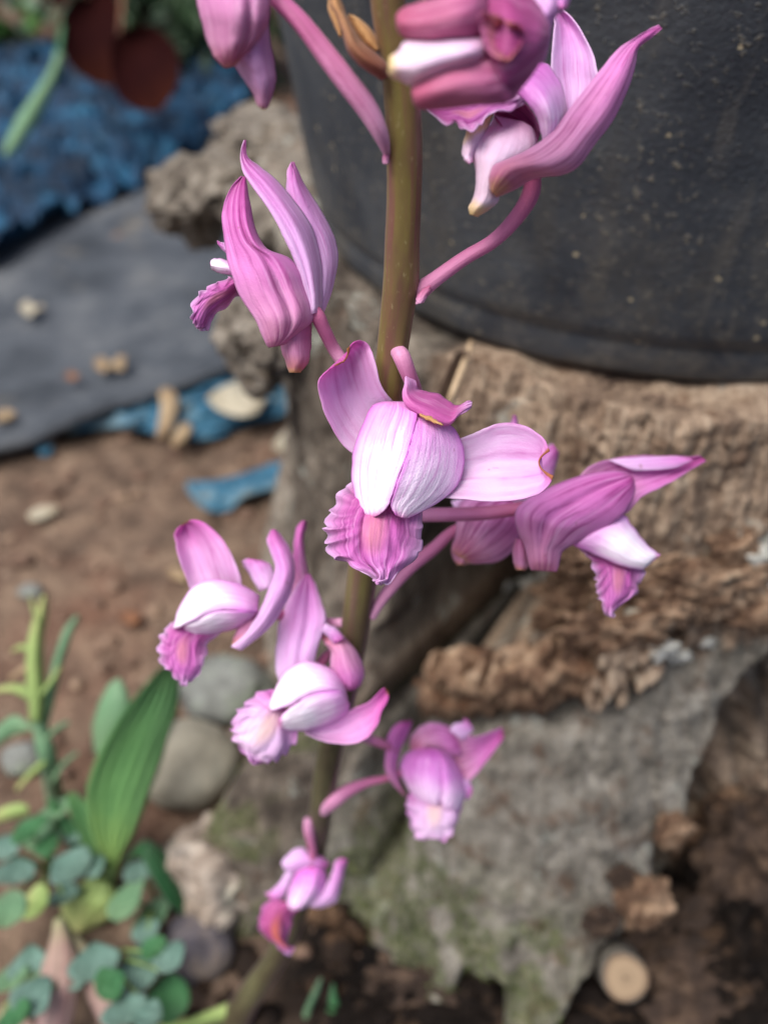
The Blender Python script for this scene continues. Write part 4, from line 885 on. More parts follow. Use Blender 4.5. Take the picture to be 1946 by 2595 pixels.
petal('petal', 'c5', D, [(500, 468, 640, 470), (430, 500, 700, 530), (385, 590, 690, 620), (345, 690, 664, 720), (318, 790, 640, 800), (310, 880, 606, 880), (318, 970, 575, 970), (336, 1050, 548, 1050), (362, 1120, 528, 1098), (395, 1152, 480, 1142)], PK_HOODC, f,
      dl=[8, 7, 6, 6, 6, 6, 5, 4, 3, 3], dr=[6, 2, -1, -2.5, -3.5, -4, -4, -3, -2, -1], b=[-1, -1.7, -1.9, -1.9, -1.9, -1.7, -1.5, -1.2, -.6], nu=32, nv=50, end=(5, 14))
petal('petal', 'c5', D, [(670, 530, 840, 590), (686, 590, 920, 625), (672, 680, 968, 710), (648, 770, 984, 790), (614, 870, 978, 890), (582, 965, 930, 985), (556, 1040, 850, 1062), (545, 1095, 745, 1122), (575, 1150, 655, 1166)], PK_HOODC, f,
      dl=[4, 0, -2, -3, -4, -4, -3, -2, -1], dr=[8, 8, 8, 8, 8, 7, 5, 3, 1], b=[-1, -1.5, -1.9, -1.9, -1.9, -1.7, -1.4, -1, 0], nu=32, nv=50, end=(0, 8))
petal('lip', 'c5', D, [(400, 880, 640, 960), (300, 960, 720, 1100), (235, 1030, 738, 1160), (178, 1130, 740, 1200), (152, 1215, 742, 1265), (158, 1290, 722, 1330), (172, 1370, 704, 1395), (235, 1425, 660, 1450), (340, 1470, 615, 1495), (425, 1530, 560, 1545), (445, 1555, 500, 1560)], PK_LIP, f,
      dl=[8, 7, 5, 3, 2, 2, 1, 0, -1, -2], dr=[8, 8, 7, 6, 5, 4, 2, 1, 0, -2], b=[-2, -3, -4, -5, -5, -4, -3, -2, -1], ruffle=1.5, rfreq=7, jag=6, nu=60, nv=70, seed=1, groove=(.38, 1.4, .035))
petal('dorsal_sepal', 'c5', D, [(648, 290, 634, 318), (688, 335, 626, 372), (708, 390, 614, 440), (760, 408, 650, 505), (830, 422, 735, 555), (890, 462, 820, 596), (935, 492, 895, 610), (962, 490, 945, 560), (1005, 466, 985, 535), (1034, 470, 1028, 505)], PK_BACK, f,
      dl=[6, 6, 7, 8, 8, 8, 7, 6, 5], dr=[5, 3, 2, 1, 1, 2, 3, 4, 5], b=[0, -1, -2, -2, -2, -1, 0], nu=20, nv=44, wv=.3, ruffle=.5, rfreq=6, seed=4)
petal('torn_edge', 'c5', D-.0006, [(715, 540, 722, 556), (780, 560, 770, 580), (830, 590, 815, 600), (862, 606, 850, 610)], M_bract2, f, dl=1.2, dr=.6, b=-.6, nu=6, nv=14, ruffle=.4, jag=2)

# ---- flower L: left of the stem, seen from the side
D = .188
f = flower([(1035, 1440, sd(930), 42), (960, 1330, .196, 40), (900, 1210, .192, 42), (860, 1130, .190, 46), (790, 1060, .190, 40)], 'c4')
petal('sepal', 'c4', D, [(870, 1060, 900, 1118), (868, 950, 952, 985), (850, 800, 984, 830), (790, 650, 975, 700), (725, 530, 932, 590), (684, 430, 866, 475), (676, 340, 800, 378), (690, 255, 752, 275), (706, 216, 724, 216)], PK_LIL, f, dl=[5, 5, 6, 6, 6, 7, 8], dr=[7, 8, 9, 9, 9, 9, 9], b=[-1, -2, -3, -3, -2, 0], jag=1.0, ruffle=.2, rv=.5)
petal('dorsal_sepal', 'c4', D, [(810, 1130, 885, 1115), (790, 1000, 892, 980), (745, 860, 885, 810), (682, 710, 850, 660), (630, 600, 792, 545), (558, 480, 704, 425), (480, 372, 620, 325), (415, 268, 520, 243), (400, 180, 446, 185), (424, 84, 436, 82)], PK_LIL, f,
      dl=[1, 0, -1, -2, -2, -1, 0, 1, 1, 0], dr=[3, 4, 4, 4, 3, 3, 3, 3, 2, 0], b=[-2, -3, -3.5, -3.5, -3, -2.5, -2, -1.5, -.5, 0], groove=(.3, 1.2, .12))
petal('sepal', 'c4', D, [(572, 1328, 660, 1312), (548, 1290, 760, 1232), (500, 1180, 832, 1168), (448, 1095, 836, 1070), (388, 1000, 806, 960), (346, 880, 768, 872), (318, 760, 690, 790), (300, 650, 560, 735), (293, 550, 490, 620), (305, 455, 466, 500), (345, 365, 448, 400), (408, 300, 432, 305)], PK_OUT, f,
      dl=[-2, -3, -4, -4, -4, -4, -3, -2, -2, -1, 0, 1], dr=[-1, 0, 1, 1, 1, 0, -1, -2, -2, -1, 0, 1], b=[-1, -3, -5, -5, -5, -4.5, -4, -3, -2, -1, 0], groove=(.62, 2.0, .09), nu=36, nv=50, wv=[0, .5, .8, 1.2, 1])
petal('spur', 'c4', D, [(695, 1480, 760, 1478), (668, 1400, 806, 1420), (640, 1310, 822, 1340), (640, 1250, 826, 1260), (680, 1150, 830, 1150)], PK_SPUR, f, dl=[3, 3, 4, 4], dr=[4, 4, 5, 5], b=[-2, -4, -5, -5], nu=18, nv=22)
petal('lip', 'c4', D, [(420, 900, 450, 1040), (350, 908, 392, 1010), (285, 930, 335, 1070), (220, 955, 275, 1110), (158, 1005, 228, 1160), (112, 1080, 200, 1215), (112, 1150, 180, 1228), (128, 1190, 165, 1222)], PK_LIP, f, dl=[3, 2, 1, 0, 0, 2], dr=[6, 6, 5, 4, 4, 4], b=[-2, -3, -3, -2, 0], ruffle=1.1, rfreq=6, jag=5, nu=36, nv=40, seed=6)
petal('petal', 'c4', D, [(450, 820, 430, 930), (350, 815, 360, 898), (280, 795, 280, 880), (235, 800, 235, 860), (222, 822, 226, 845)], PK_HOOD, f, dl=[3, 3, 2], dr=[3, 3, 2], b=[-2, -3, -2, -1], nu=16, nv=20)
petal('petal', 'c4', D, [(340, 690, 330, 760), (300, 700, 305, 750), (262, 688, 268, 708)], PK_LIL, f, dl=3, dr=3, b=-1, nu=10, nv=12)

# ---- flower UR: upper right, seen from the side against the pot
D = .170
f = flower([(190, 1575, sd(745)+.001, 40), (250, 1535, sd(745)+.0005, 50), (330, 1475, .184, 42), (490, 1360, .182, 38), (640, 1270, .180, 38), (760, 1150, .178, 42), (840, 1020, .176, 48), (850, 900, .174, 44)], 'c3')
petal('sepal', 'c3', D+.003, [(1010, 640, 1130, 560), (960, 480, 1190, 440), (946, 350, 1186, 375), (954, 240, 1168, 290), (962, 150, 1118, 190), (958, 90, 1060, 100), (930, 45, 1000, 48), (900, -10, 930, 5)], PK_LIL, f, dl=[4, 3, 2, 2, 3, 3, 4], dr=[2, 1, 1, 2, 3, 4, 5], b=[2, 3, 3, 3, 2, 1], nu=22)
petal('petal', 'c3', D, [(880, 322, 700, 470), (925, 340, 745, 478), (968, 390, 800, 520), (1004, 460, 846, 572), (1022, 540, 876, 630), (1024, 610, 892, 690), (990, 690, 905, 740), (940, 740, 905, 760)], PK_HOOD2, f, dl=[4, 3, 2, 1, 1, 1, 1], dr=[-1, -2, -3, -3, -2, -1, 0], b=[-2, -3.5, -4, -4, -3, -1], nu=26)
petal('column', 'c3', D, [(640, 560, 650, 620), (720, 530, 700, 680), (790, 530, 760, 760), (850, 600, 820, 800), (890, 690, 860, 790)], PK_DARK, f, dl=[4, 4, 4, 4], dr=[3, 3, 3, 3], b=[3, 4, 4, 3], nu=18, nv=22)
petal('spur', 'c3', D, [(518, 1125, 560, 1138), (515, 1090, 610, 1105), (540, 1030, 665, 1060), (552, 950, 680, 1000), (545, 860, 760, 900), (525, 790, 850, 820), (560, 720, 870, 760), (620, 660, 850, 680), (650, 610, 800, 640)], PK_WHT, f, dl=[2, 2, 2, 2, 2, 3, 4, 5], dr=[3, 3, 3, 3, 3, 3, 3, 3], b=[-1, -2.5, -3, -3.5, -4, -3, -1, 0], nu=22)
petal('petal', 'c3', D, [(500, 690, 640, 600), (478, 790, 590, 720), (488, 835, 545, 800), (515, 862, 535, 850)], PK_WHT, f, dl=[1, 1, 0], dr=[4, 3, 2], b=[-1, -2, -1], nu=14, nv=18)
petal('lip', 'c3', D-.001, [(285, 560, 292, 578), (370, 545, 395, 655), (450, 535, 455, 650), (520, 520, 512, 690), (580, 510, 590, 640), (650, 500, 655, 590), (720, 480, 735, 585), (790, 470, 800, 545)], PK_LIP, f, dl=[0, 2, 3, 4, 5], dr=[-1, -2, -2, 0, 2], b=[0, -1, -1, 0], ruffle=1.0, rfreq=8, jag=5, nu=36, nv=50, seed=2)
petal('sepal', 'c3', D, [(625, 1000, 660, 1036), (622, 930, 760, 992), (650, 868, 850, 940), (740, 826, 930, 926), (840, 778, 1010, 916), (940, 700, 1090, 870), (1030, 592, 1180, 750), (1130, 462, 1270, 632), (1220, 345, 1345, 480), (1300, 258, 1385, 340), (1390, 194, 1402, 254), (1450, 158, 1470, 200), (1510, 132, 1528, 152)], PK_OUT2, f,
      dl=[-1, -2, -2, -3, -3, -3, -2, -1, 0, 1, 2, 3], dr=[0, 1, 1, 0, 0, 0, 1, 2, 2, 2, 3, 3], b=[-1, -3, -4, -4, -4, -3.5, -3, -3, -2, -1, -.5, 0], nu=34, nv=60, wv=[0, 0, .6, .8, .5, 0])

# ---- flower T: nearest, above the lens axis
D = .140
f = flower([(560, -560, sd(-100)+.002, 50), (640, -420, .150, 46), (690, -250, .149, 46), (700, -80, .148, 48), (690, 60, .147, 50)], 'c3')
petal('sepal', 'c3', D+.006, [(880, -200, 1040, -200), (850, -40, 1040, -20), (850, 60, 1010, 60), (840, 160, 965, 90), (830, 250, 935, 240), (860, 340, 905, 330)], PK_LIL, f, dl=[2, 2, 2], dr=[4, 4, 3], b=-3, nu=20)
petal('sepal', 'c3', D+.006, [(940, -150, 1060, -150), (950, -60, 1060, -60), (965, 10, 1045, 0), (985, 45, 1030, 40)], PK_LIL, f, dl=[2, 2, 2], dr=[4, 4, 3], b=-2, nu=14, nv=16)
petal('petal', 'c3', D, [(560, -120, 560, 420), (640, -130, 610, 520), (720, -120, 680, 548), (790, -60, 740, 520), (850, -10, 800, 450), (900, 60, 860, 370), (932, 130, 905, 290), (938, 190, 928, 240)], PK_DARK, f, dl=[4, 3, 2, 2, 3, 4, 5, 6], dr=[3, 2, 2, 3, 4, 5, 6, 6], b=[-2, -4, -6, -6, -5, -4, -2, 0], nu=34, nv=36, seed=3)
petal('sepal', 'c3', D-.002, [(132, 85, 138, 150), (150, 58, 160, 185), (200, 30, 210, 210), (280, 5, 300, 220), (380, -20, 400, 214), (480, -60, 500, 205), (560, -80, 570, 190), (610, -40, 610, 140)], PK_FING, f, dl=[1, 1, 1, 0, 0, 1, 3], dr=[1, 1, 1, 0, 0, 1, 3], b=[-1.2, -3, -3.6, -4, -4, -3, -1.5], nu=26, nv=36)
petal('spur', 'c3', D-.002, [(98, 305, 92, 385), (85, 330, 105, 400) if False else (118, 285, 118, 412), (150, 265, 165, 425), (182, 215, 225, 455), (270, 205, 290, 440), (360, 200, 380, 400), (460, 195, 470, 370), (540, 200, 560, 340), (590, 200, 600, 320)], PK_WHT, f, dl=[1, 1, 1, 1, 1, 1, 2], dr=[1, 1, 1, 1, 1, 1, 2], b=[-1.5, -3, -4.5, -5.5, -5.5, -5, -2], nu=24, nv=36)
petal('sepal', 'c3', D-.002, [(212, 485, 226, 545), (225, 455, 262, 572), (290, 405, 340, 575), (380, 365, 430, 566), (480, 338, 530, 555), (580, 320, 620, 550), (660, 330, 690, 540), (720, 380, 740, 520)], PK_FING, f, dl=[1, 0, -1, -1, 0, 1, 3], dr=[1, 1, 1, 1, 1, 2, 3], b=[-1.2, -2.4, -3, -3.4, -3, -2, -.5], nu=26, nv=36)
petal('lip', 'c3', D-.004, [(560, 90, 600, 250), (600, 60, 640, 290), (660, 90, 690, 320), (720, 110, 740, 300), (770, 120, 770, 260), (800, 150, 790, 230)], petal_mat('throat', [(0, S(196,110,160)), (.5, S(196,120,110)), (1, S(176,70,130))], S(90,24,50), .8, 10), f, dl=[0, -1, -1, 0], dr=[0, 0, 0, 1], b=[1, 2, 3, 2, 0], ruffle=1.4, rfreq=4, jag=3, nu=30, nv=30, seed=9)

# ---- flower TL: upper left, cut by the frame
D = .155
f = flower([(1195, 960, sd(400)-.0005, 14), (1150, 820, .163, 46), (1060, 650, .160, 66), (930, 480, .158, 68), (800, 310, .157, 64), (660, 130, .156, 56), (520, -10, .156, 52), (380, -150, .156, 50), (240, -300, .156, 46)], 'c2', petal_mat('ovary', [(0, S(226,180,210)), (.25, S(206,140,178)), (.6, S(186,104,146)), (1, S(178,88,140))], S(142,58,100), .7, 7, tr=.05), .1)
petal('sepal', 'c2', D+.001, [(300, -60, 480, -100), (290, 100, 475, 120), (268, 260, 486, 260), (262, 370, 512, 380), (300, 430, 518, 460), (345, 500, 508, 530), (388, 570, 492, 590), (408, 625, 474, 640), (436, 656, 454, 658)], petal_mat('petal_pale_rose', [(0, S(206,150,196)), (.6, S(214,170,208)), (.86, S(204,142,166)), (.97, S(206,190,112)), (1, S(214,200,110))], S(176,90,150), .45, 16), f, dl=[3, 3, 3, 3, 3], dr=[3, 3, 3, 4, 3], b=[-2, -4, -5, -4, -3, -1.5, 0], nu=26)
petal('sepal', 'c2', D-.001, [(20, -200, 520, -200), (35, -60, 492, -60), (58, 60, 484, 40), (84, 160, 474, 130), (112, 260, 436, 210), (150, 335, 380, 280), (190, 385, 320, 340), (222, 408, 278, 390)], petal_mat('petal_rose', [(0, S(212,140,190)), (.6, S(210,150,182)), (.85, S(196,104,130)), (.97, S(206,150,112)), (1, S(190,96,110))], S(172,72,140), .6, 18), f, dl=[2, 1, 0, 0, 0, 0, 1], dr=[-1, -2, -2, -1, 0, 0, 1], b=[-5, -6, -6, -5, -4, -2, -.5], nu=32, nv=40, groove=(.72, 1.5, .07))
petal('petal', 'c2', D-.004, [(420, -120, 470, -120), (418, -20, 466, -20), (416, 40, 458, 40), (420, 92, 438, 92)], PK_HOOD, f, dl=1, dr=1, b=-1.5, nu=12, nv=16)

# ---- flower R2: right of the centre flower, side view, lip hanging right
D = .226
f = flower([(-260, 505, sd(1310)-.001, 40), (-100, 500, .226, 40), (100, 498, .227, 40), (300, 492, .229, 40), (480, 470, .229, 38), (600, 450, .229, 36)], 'c6')
petal('sepal', 'c6', D+.003, [(760, 380, 1000, 520), (850, 285, 1110, 492), (940, 212, 1165, 440), (1060, 180, 1215, 390), (1200, 166, 1310, 345), (1340, 166, 1410, 290), (1470, 172, 1500, 232), (1535, 165, 1566, 195)], PK_OUT, f, dl=[2, 2, 3, 3, 4, 4, 4], dr=[0, 0, 1, 2, 3, 4, 4], b=[2, 3, 3, 2, 2, 1], nu=26)
petal('sepal', 'c6', D+.004, [(1020, 190, 1160, 250), (1120, 180, 1280, 245), (1260, 172, 1390, 235), (1400, 172, 1460, 205), (1480, 178, 1495, 190)], PK_LIL, f, dl=2, dr=1, b=-.5, nu=12, nv=20)
petal('petal', 'c6', D, [(960, 560, 800, 655), (1040, 515, 830, 672), (1108, 500, 880, 695), (1150, 552, 960, 728), (1190, 608, 1050, 768), (1235, 662, 1130, 792), (1275, 700, 1210, 800), (1312, 722, 1260, 765)], PK_HOOD, f, dl=[3, 3, 2, 2, 2, 2, 2], dr=[1, 0, 0, 0, 0, 1, 2], b=[-2, -4, -4, -4, -3, -2, 0], nu=24)
petal('lip', 'c6', D+.002, [(860, 690, 1010, 740), (890, 720, 1120, 780), (925, 775, 1216, 812), (945, 840, 1205, 850), (955, 900, 1190, 900), (965, 960, 1170, 945), (985, 1010, 1100, 985), (1010, 1045, 1055, 1035), (1025, 1062, 1045, 1062)], PK_LIP, f, dl=[2, 1, 0, 0, 0, 0], dr=[2, 3, 3, 3, 2, 0], b=[-1, -2, -3, -3, -1], ruffle=1.4, rfreq=6, jag=5, nu=40, nv=46, seed=5)
petal('spur', 'c6', D, [(505, 805, 552, 808), (490, 770, 572, 785), (485, 700, 575, 720), (500, 630, 570, 640)], PK_SPUR, f, dl=1, dr=1, b=-2.5, nu=14, nv=16)
petal('sepal', 'c6', D-.002, [(584, 806, 730, 816), (572, 760, 745, 765), (552, 680, 762, 700), (520, 605, 830, 660), (496, 520, 900, 618), (512, 455, 970, 580), (610, 385, 1050, 535), (760, 312, 1110, 482), (920, 265, 1150, 420), (1050, 252, 1168, 365), (1120, 262, 1166, 320), (1150, 278, 1160, 296)], PK_OUT, f,
      dl=[0, -1, -1, -2, -3, -3, -2, -1, 0, 1, 1], dr=[0, 0, 0, 0, 0, 0, 0, 1, 1, 1, 1], b=[-1, -3, -4, -5, -6, -5, -4, -3, -2, -1, 0], nu=34, nv=56, groove=(.42, 1.3, .08))

# ---- flower RB: behind flower R2, mostly hidden
D = .240
f = flower([(-305, 1070, sd(1560)-.001, 26), (-240, 960, .2405, 34), (-100, 800, .2405, 40), (40, 690, .241, 36), (140, 600, .242, 32), (260, 540, .243, 30)], 'c6')
petal('sepal', 'c6', D, [(140, 700, 230, 770), (165, 600, 330, 770), (175, 500, 430, 745), (200, 420, 540, 650), (300, 380, 560, 560), (400, 360, 560, 480)], PK_OUT2, f, dl=[1, 0, -1, -1, 0], dr=[1, 1, 1, 0, 0], b=[-1, -4, -5, -4, -2], nu=26, groove=(.3, 1.5, .1))
petal('spur', 'c6', D+.002, [(175, 778, 215, 778), (150, 740, 250, 760), (140, 680, 300, 700), (170, 600, 330, 620)], PK_SPUR, f, dl=1, dr=1, b=-3, nu=14, nv=16)
petal('sepal', 'c6', D+.004, [(320, 470, 420, 480), (420, 330, 560, 420), (540, 200, 680, 330), (640, 140, 720, 240), (705, 95, 745, 150)], PK_LIL, f, dl=2, dr=2, b=-2, nu=18)
petal('sepal', 'c6', D+.006, [(280, 460, 360, 470), (340, 260, 440, 270), (420, 80, 510, 90), (475, -20, 515, -10), (488, -62, 500, -62)], PK_LIL, f, dl=2, dr=2, b=-2, nu=16)
petal('petal', 'c6', D+.003, [(140, 420, 160, 470), (200, 410, 220, 500), (260, 420, 300, 520)], PK_LIL, f, dl=2, dr=2, b=-1, nu=10, nv=12)

# ---- flower LL: lower left, hood pointing down-left
D = .232
f = flower([(1300, 760, sd(1578), 30), (1180, 760, .2475, 34), (1040, 740, .247, 36), (900, 710, .243, 36), (780, 680, .239, 36)], 'c7')
petal('sepal', 'c7', D+.002, [(320, 560, 640, 560), (290, 480, 640, 480), (255, 390, 612, 390), (228, 290, 560, 280), (214, 210, 490, 185), (222, 165, 410, 118), (245, 140, 350, 96), (262, 128, 300, 104)], PK_SEP, f, dl=[4, 3, 2, 2, 2, 2], dr=[3, 1, 0, 0, 0, 0], b=[2, 3, 3, 2, 1], wv=[0, 1.5, 2, 2, 1], nu=28)
petal('dorsal_sepal', 'c7', D+.006, [(760, 560, 860, 520), (690, 440, 850, 430), (650, 370, 830, 385), (680, 345, 780, 360)], PK_LIL, f, dl=1, dr=1, b=-1.5, nu=14, nv=16)
petal('sepal', 'c7', D+.001, [(575, 915, 640, 942), (640, 860, 720, 880), (720, 760, 840, 775), (780, 640, 920, 650), (830, 520, 968, 540), (860, 400, 990, 420), (830, 300, 960, 290), (808, 220, 910, 210), (835, 160, 865, 158)], PK_LIL, f, dl=[1, 0, -1, -1, 0, 1, 2, 3], dr=[1, 1, 1, 1, 1, 2, 3, 3], b=[-1, -2, -3, -3, -2, -1], nu=24, nv=44)
petal('spur', 'c7', D+.003, [(580, 900, 650, 935), (600, 840, 720, 850), (640, 760, 780, 760), (680, 680, 780, 680)], PK_SPUR, f, dl=1, dr=2, b=-3, nu=14, nv=16)
petal('petal', 'c7', D, [(760, 590, 745, 690), (700, 545, 700, 690), (610, 505, 620, 680), (500, 482, 520, 680), (390, 496, 440, 700), (300, 560, 370, 730), (240, 670, 310, 760), (206, 780, 262, 780), (206, 800, 250, 795)], PK_HOOD, f, dl=[4, 3, 2, 1, 1, 1, 1, 1], dr=[-1, -3, -4, -4, -4, -3, -2, -1], b=[-1, -2, -2.4, -2.4, -2, -1.4, -.8], nu=24)
petal('petal', 'c7', D, [(740, 680, 735, 710), (700, 690, 680, 760), (620, 685, 600, 800), (520, 682, 500, 826), (440, 702, 410, 838), (370, 732, 340, 838), (310, 762, 290, 815), (265, 782, 265, 795)], PK_HOOD, f, dl=[-1, -3, -4, -4, -4, -3, -2, -1], dr=[4, 4, 4, 3, 3, 2, 1], b=[-.6, -1.2, -1.8, -1.8, -1.2, -.6], nu=24)
petal('lip', 'c7', D+.001, [(260, 740, 520, 820), (185, 765, 470, 860), (125, 850, 420, 910), (108, 930, 412, 980), (120, 1000, 405, 1040), (160, 1065, 370, 1090), (215, 1115, 325, 1135), (262, 1158, 290, 1160)], PK_LIP, f, dl=[2, 1, 0, 0, 0, 0], dr=[3, 3, 3, 2, 2, 0], b=[-1, -2, -3, -3, -1], ruffle=1.3, rfreq=6, jag=5, nu=40, nv=46, seed=8)

# ---- flower LM: lower middle, brightest hood
D = .237
f = flower([(1340, 930, sd(1645)-.001, 28), (1260, 930, .252, 30), (1190, 980, .248, 32), (1130, 1060, .245, 34), (1080, 1140, .243, 34)], 'c7')
petal('sepal', 'c7', D+.006, [(930, 700, 1080, 640), (960, 560, 1090, 540), (975, 420, 1070, 420), (978, 320, 1050, 300), (985, 220, 1045, 210), (1005, 140, 1062, 140), (1035, 102, 1066, 102)], PK_OUT, f, dl=2, dr=2, b=-2, nu=16)
petal('dorsal_sepal', 'c7', D+.003, [(900, 1160, 1110, 1100), (868, 1090, 1116, 1020), (864, 980, 1135, 920), (872, 860, 1165, 830), (892, 740, 1192, 735), (950, 600, 1160, 620), (1010, 510, 1125, 520), (1060, 446, 1085, 446)], PK_LIL, f, dl=[3, 3, 3, 3, 3, 3, 3], dr=[1, 1, 0, 0, 1, 2, 3], b=[-2, -3, -3, -3, -2, 0], nu=24, groove=(.62, 1.4, .13))
petal('sepal', 'c7', D+.004, [(1140, 850, 1185, 762), (1190, 900, 1290, 840), (1222, 960, 1360, 910), (1216, 1050, 1420, 1010), (1250, 1120, 1438, 1090), (1300, 1175, 1415, 1160), (1340, 1202, 1375, 1192)], PK_OUT2, f, dl=[2, 1, 1, 1, 2], dr=[3, 2, 2, 2, 2], b=[1, -3, -4, -3, -1], nu=22)
petal('petal', 'c7', D+.003, [(1160, 810, 1190, 764), (1200, 850, 1260, 800), (1240, 900, 1312, 862)], PK_LIL, f, dl=0, dr=0, b=-1.5, nu=12, nv=14)
petal('sepal', 'c7', D+.004, [(1040, 1450, 1060, 1480), (1120, 1435, 1150, 1520), (1220, 1400, 1250, 1540), (1320, 1340, 1350, 1544), (1410, 1300, 1450, 1508), (1480, 1268, 1520, 1420), (1530, 1215, 1545, 1340), (1560, 1188, 1588, 1260), (1575, 1186, 1592, 1215)], PK_SEP, f, dl=[1, 1, 1, 1, 0, 0, 0], dr=[0, 0, 0, -1, -1, 0, 0], b=[2, 3, 3, 2, 1], nu=24)
petal('petal', 'c7', D, [(1330, 1250, 1330, 1290), (1310, 1180, 1290, 1220), (1255, 1085, 1210, 1210), (1160, 1032, 1110, 1220), (1050, 1010, 1020, 1260), (950, 1055, 950, 1300), (885, 1140, 890, 1318), (840, 1240, 850, 1328), (815, 1305, 830, 1325)], PK_HOOD, f, dl=[5, 4, 3, 2, 1, 1, 1, 1], dr=[3, 0, -3, -4, -4, -4, -3, -2, -1], b=[-1, -2, -2.4, -2.4, -2, -1.4, -.8], nu=26)
petal('petal', 'c7', D, [(1325, 1255, 1342, 1285), (1290, 1205, 1330, 1330), (1205, 1205, 1270, 1385), (1105, 1225, 1170, 1430), (1020, 1265, 1080, 1455), (960, 1310, 1000, 1462), (915, 1350, 940, 1455), (885, 1390, 895, 1440)], PK_HOOD, f, dl=[3, 0, -3, -4, -4, -4, -3, -2, -1], dr=[5, 5, 4, 4, 3, 3, 2, 1], b=[-.8, -2, -2, -2, -2, -1.4, -.8], nu=26)
petal('lip', 'c7', D+.001, [(850, 1190, 1010, 1440), (770, 1210, 1000, 1475), (690, 1255, 980, 1540), (630, 1320, 950, 1600), (590, 1400, 890, 1640), (580, 1470, 840, 1655), (605, 1525, 790, 1660), (650, 1580, 750, 1668), (690, 1630, 725, 1665)], PK_LIPW, f, dl=[2, 1, 0, 0, 0, 0], dr=[4, 4, 3, 2, 2, 0], b=[-1, -3, -4, -4, -2, 0], ruffle=1.6, rfreq=6, jag=6, nu=44, nv=50, seed=11)

# ---- flower LR: lower right
D = .288
f = flower([(485, 785, sd(2060)-.002, 34), (560, 715, .291, 44), (650, 650, .291, 38), (760, 605, .292, 26), (870, 580, .292, 20), (980, 540, .292, 20)], 'c8')
petal('dorsal_sepal', 'c8', D+.003, [(1010, 420, 1090, 470), (1015, 345, 1130, 430), (1060, 290, 1180, 430), (1130, 256, 1240, 440), (1210, 268, 1290, 450), (1270, 300, 1310, 430)], PK_OUT2, f, dl=3, dr=1, b=[-2, -3, -3, -1], nu=20)
petal('petal', 'c8', D+.002, [(1240, 300, 1320, 360), (1270, 262, 1360, 320), (1320, 255, 1380, 300), (1325, 232, 1350, 240)], PK_LIL, f, dl=2, dr=2, b=-1, nu=12, nv=14)
petal('sepal', 'c8', D+.002, [(1240, 420, 1300, 560), (1290, 340, 1350, 600), (1350, 335, 1390, 565), (1420, 335, 1430, 515), (1480, 312, 1480, 450), (1530, 292, 1525, 390), (1552, 290, 1556, 350)], PK_OUT, f, dl=[3, 2, 1, 1, 1], dr=[2, 2, 2, 2, 1], b=[1, 2, 3, 2, 1], nu=24)
petal('sepal', 'c8', D, [(965, 670, 990, 690), (905, 605, 955, 620), (866, 520, 932, 530), (872, 430, 948, 430), (882, 340, 985, 350), (915, 280, 1018, 275), (960, 250, 1022, 245)], PK_OUT, f, dl=[1, 0, -1, -1, 0, 0], dr=[2, 2, 2, 2, 2, 1], b=[-1, -2, -2, -1], nu=22)
petal('petal', 'c8', D, [(1060, 400, 1160, 410), (985, 440, 1180, 470), (955, 500, 1192, 550), (965, 570, 1194, 630), (1000, 640, 1190, 700), (1050, 700, 1178, 735), (1110, 738, 1165, 752)], PK_HOOD2, f, dl=[4, 4, 4, 3, 2, 1, 0], dr=[0, -3, -4, -4, -3, -2, 0], b=[-1, -3, -3, -3, -2, 0], nu=24)
petal('petal', 'c8', D, [(1150, 405, 1220, 425), (1180, 475, 1275, 480), (1194, 560, 1320, 570), (1196, 640, 1338, 650), (1192, 700, 1320, 720), (1200, 745, 1290, 765), (1225, 770, 1255, 782)], PK_HOOD2, f, dl=[0, -3, -4, -4, -3, -2, 0], dr=[4, 4, 4, 3, 2, 1, 0], b=[-1, -3, -3, -3, -2, 0], nu=24)
petal('petal', 'c8', D+.003, [(1300, 580, 1300, 690), (1345, 590, 1340, 705), (1378, 640, 1365, 695)], PK_LIL, f, dl=1, dr=1, b=-1, nu=10, nv=12)
petal('lip', 'c8', D+.001, [(1010, 660, 1320, 740), (995, 710, 1322, 740), (998, 780, 1306, 790), (1012, 845, 1290, 840), (1030, 895, 1262, 890), (1055, 935, 1228, 935), (1085, 950, 1205, 950)], PK_LIPW, f, dl=[2, 1, 0, 0, 0], dr=[2, 1, 0, 0, 0], b=[-1, -3, -3, -2, 0], ruffle=1.2, rfreq=4, jag=4, end=(0, -25), nu=40, nv=40, seed=14)

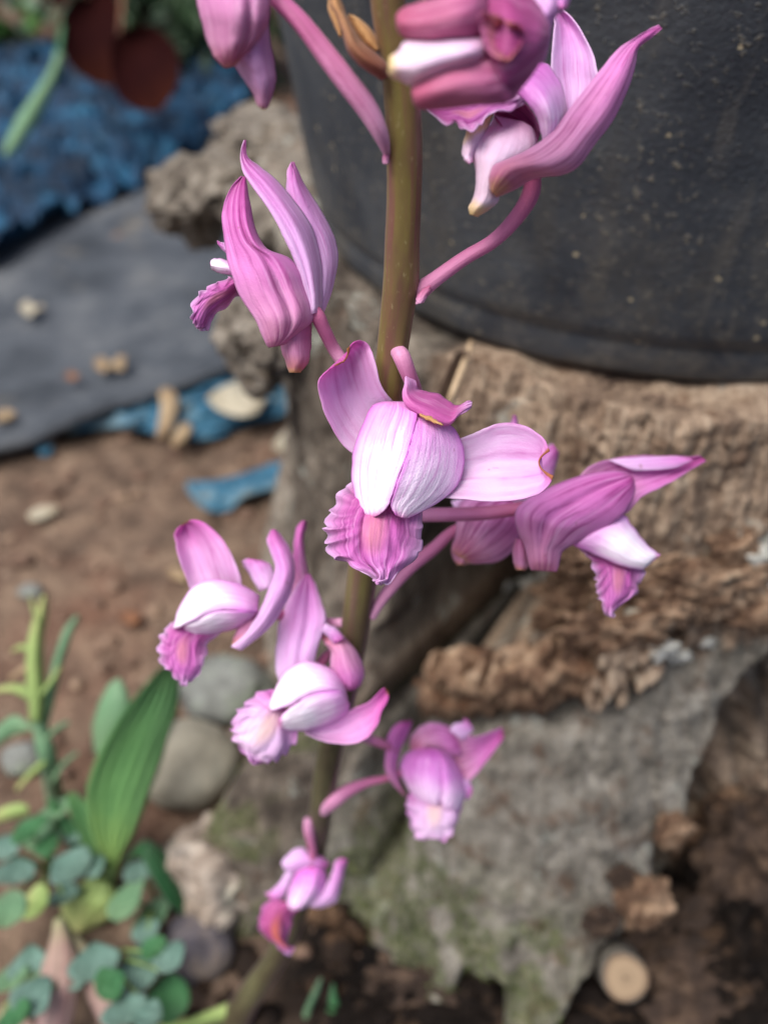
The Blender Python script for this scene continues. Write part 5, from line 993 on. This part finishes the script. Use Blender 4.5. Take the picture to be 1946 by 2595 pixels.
# ---- flower LB: lowest, farthest down
D = .306
f = flower([(415, 820, sd(2076)-.0035, 24), (420, 880, .3005, 32), (435, 960, .303, 26), (445, 1040, .3055, 22), (430, 1120, .308, 20)], 'c8')
petal('dorsal_sepal', 'c8', D+.001, [(262, 1075, 280, 1118), (300, 1025, 340, 1130), (370, 985, 400, 1120), (440, 1020, 450, 1110), (500, 1040, 490, 1110), (540, 1080, 520, 1105)], PK_LIL, f, dl=1, dr=1, b=[-1, -3, -3, -1], nu=18)
petal('sepal', 'c8', D+.002, [(420, 1310, 430, 1336), (480, 1270, 500, 1336), (530, 1200, 580, 1300), (560, 1120, 612, 1200), (575, 1065, 632, 1110), (615, 1046, 648, 1056)], PK_LIL, f, dl=[1, 0, 0, 1], dr=[1, 1, 1, 1], b=[-1, -2, -2, -1], nu=18)
petal('sepal', 'c8', D+.003, [(300, 1100, 340, 1130), (260, 1180, 310, 1210), (200, 1240, 270, 1280), (165, 1250, 220, 1310)], PK_LIL, f, dl=1, dr=1, b=-1, nu=14, nv=18)
petal('petal', 'c8', D, [(400, 1090, 500, 1090), (345, 1140, 525, 1150), (315, 1210, 520, 1220), (295, 1280, 480, 1280), (300, 1330, 420, 1325), (330, 1355, 370, 1350)], PK_HOOD2, f, dl=[3, 2, 1, 1, 0], dr=[3, 3, 3, 2, 0], b=[-2, -5, -6, -5, -2], nu=26, groove=(.5, .8, .05))
petal('lip', 'c8', D+.001, [(230, 1290, 390, 1330), (170, 1310, 350, 1360), (135, 1380, 320, 1420), (130, 1440, 300, 1480), (165, 1500, 290, 1530), (225, 1550, 310, 1560), (268, 1590, 335, 1575), (285, 1612, 320, 1608)], petal_mat('petal_lip_deep', [(0, S(190,80,150)), (.6, S(170,52,120)), (.85, S(190,110,170)), (1, S(206,176,226))], S(130,24,90), .7, 18, edge=S(190,120,190), es=.6, centre=(S(232,130,92), .55, .22, .55, .4, .9)), f, dl=[1, 0, 0, 0], dr=[2, 3, 2, 1], b=[-1, -3, -3, -1], ruffle=.9, rfreq=4, jag=3, nu=30, nv=36, seed=15)
# a flower bud stalk half hidden behind the lower middle flower
flower([(640, 300, sd(1860)-.001, 26), (760, 350, .285, 28), (860, 385, .286, 26), (930, 420, .288, 18)], 'c8')
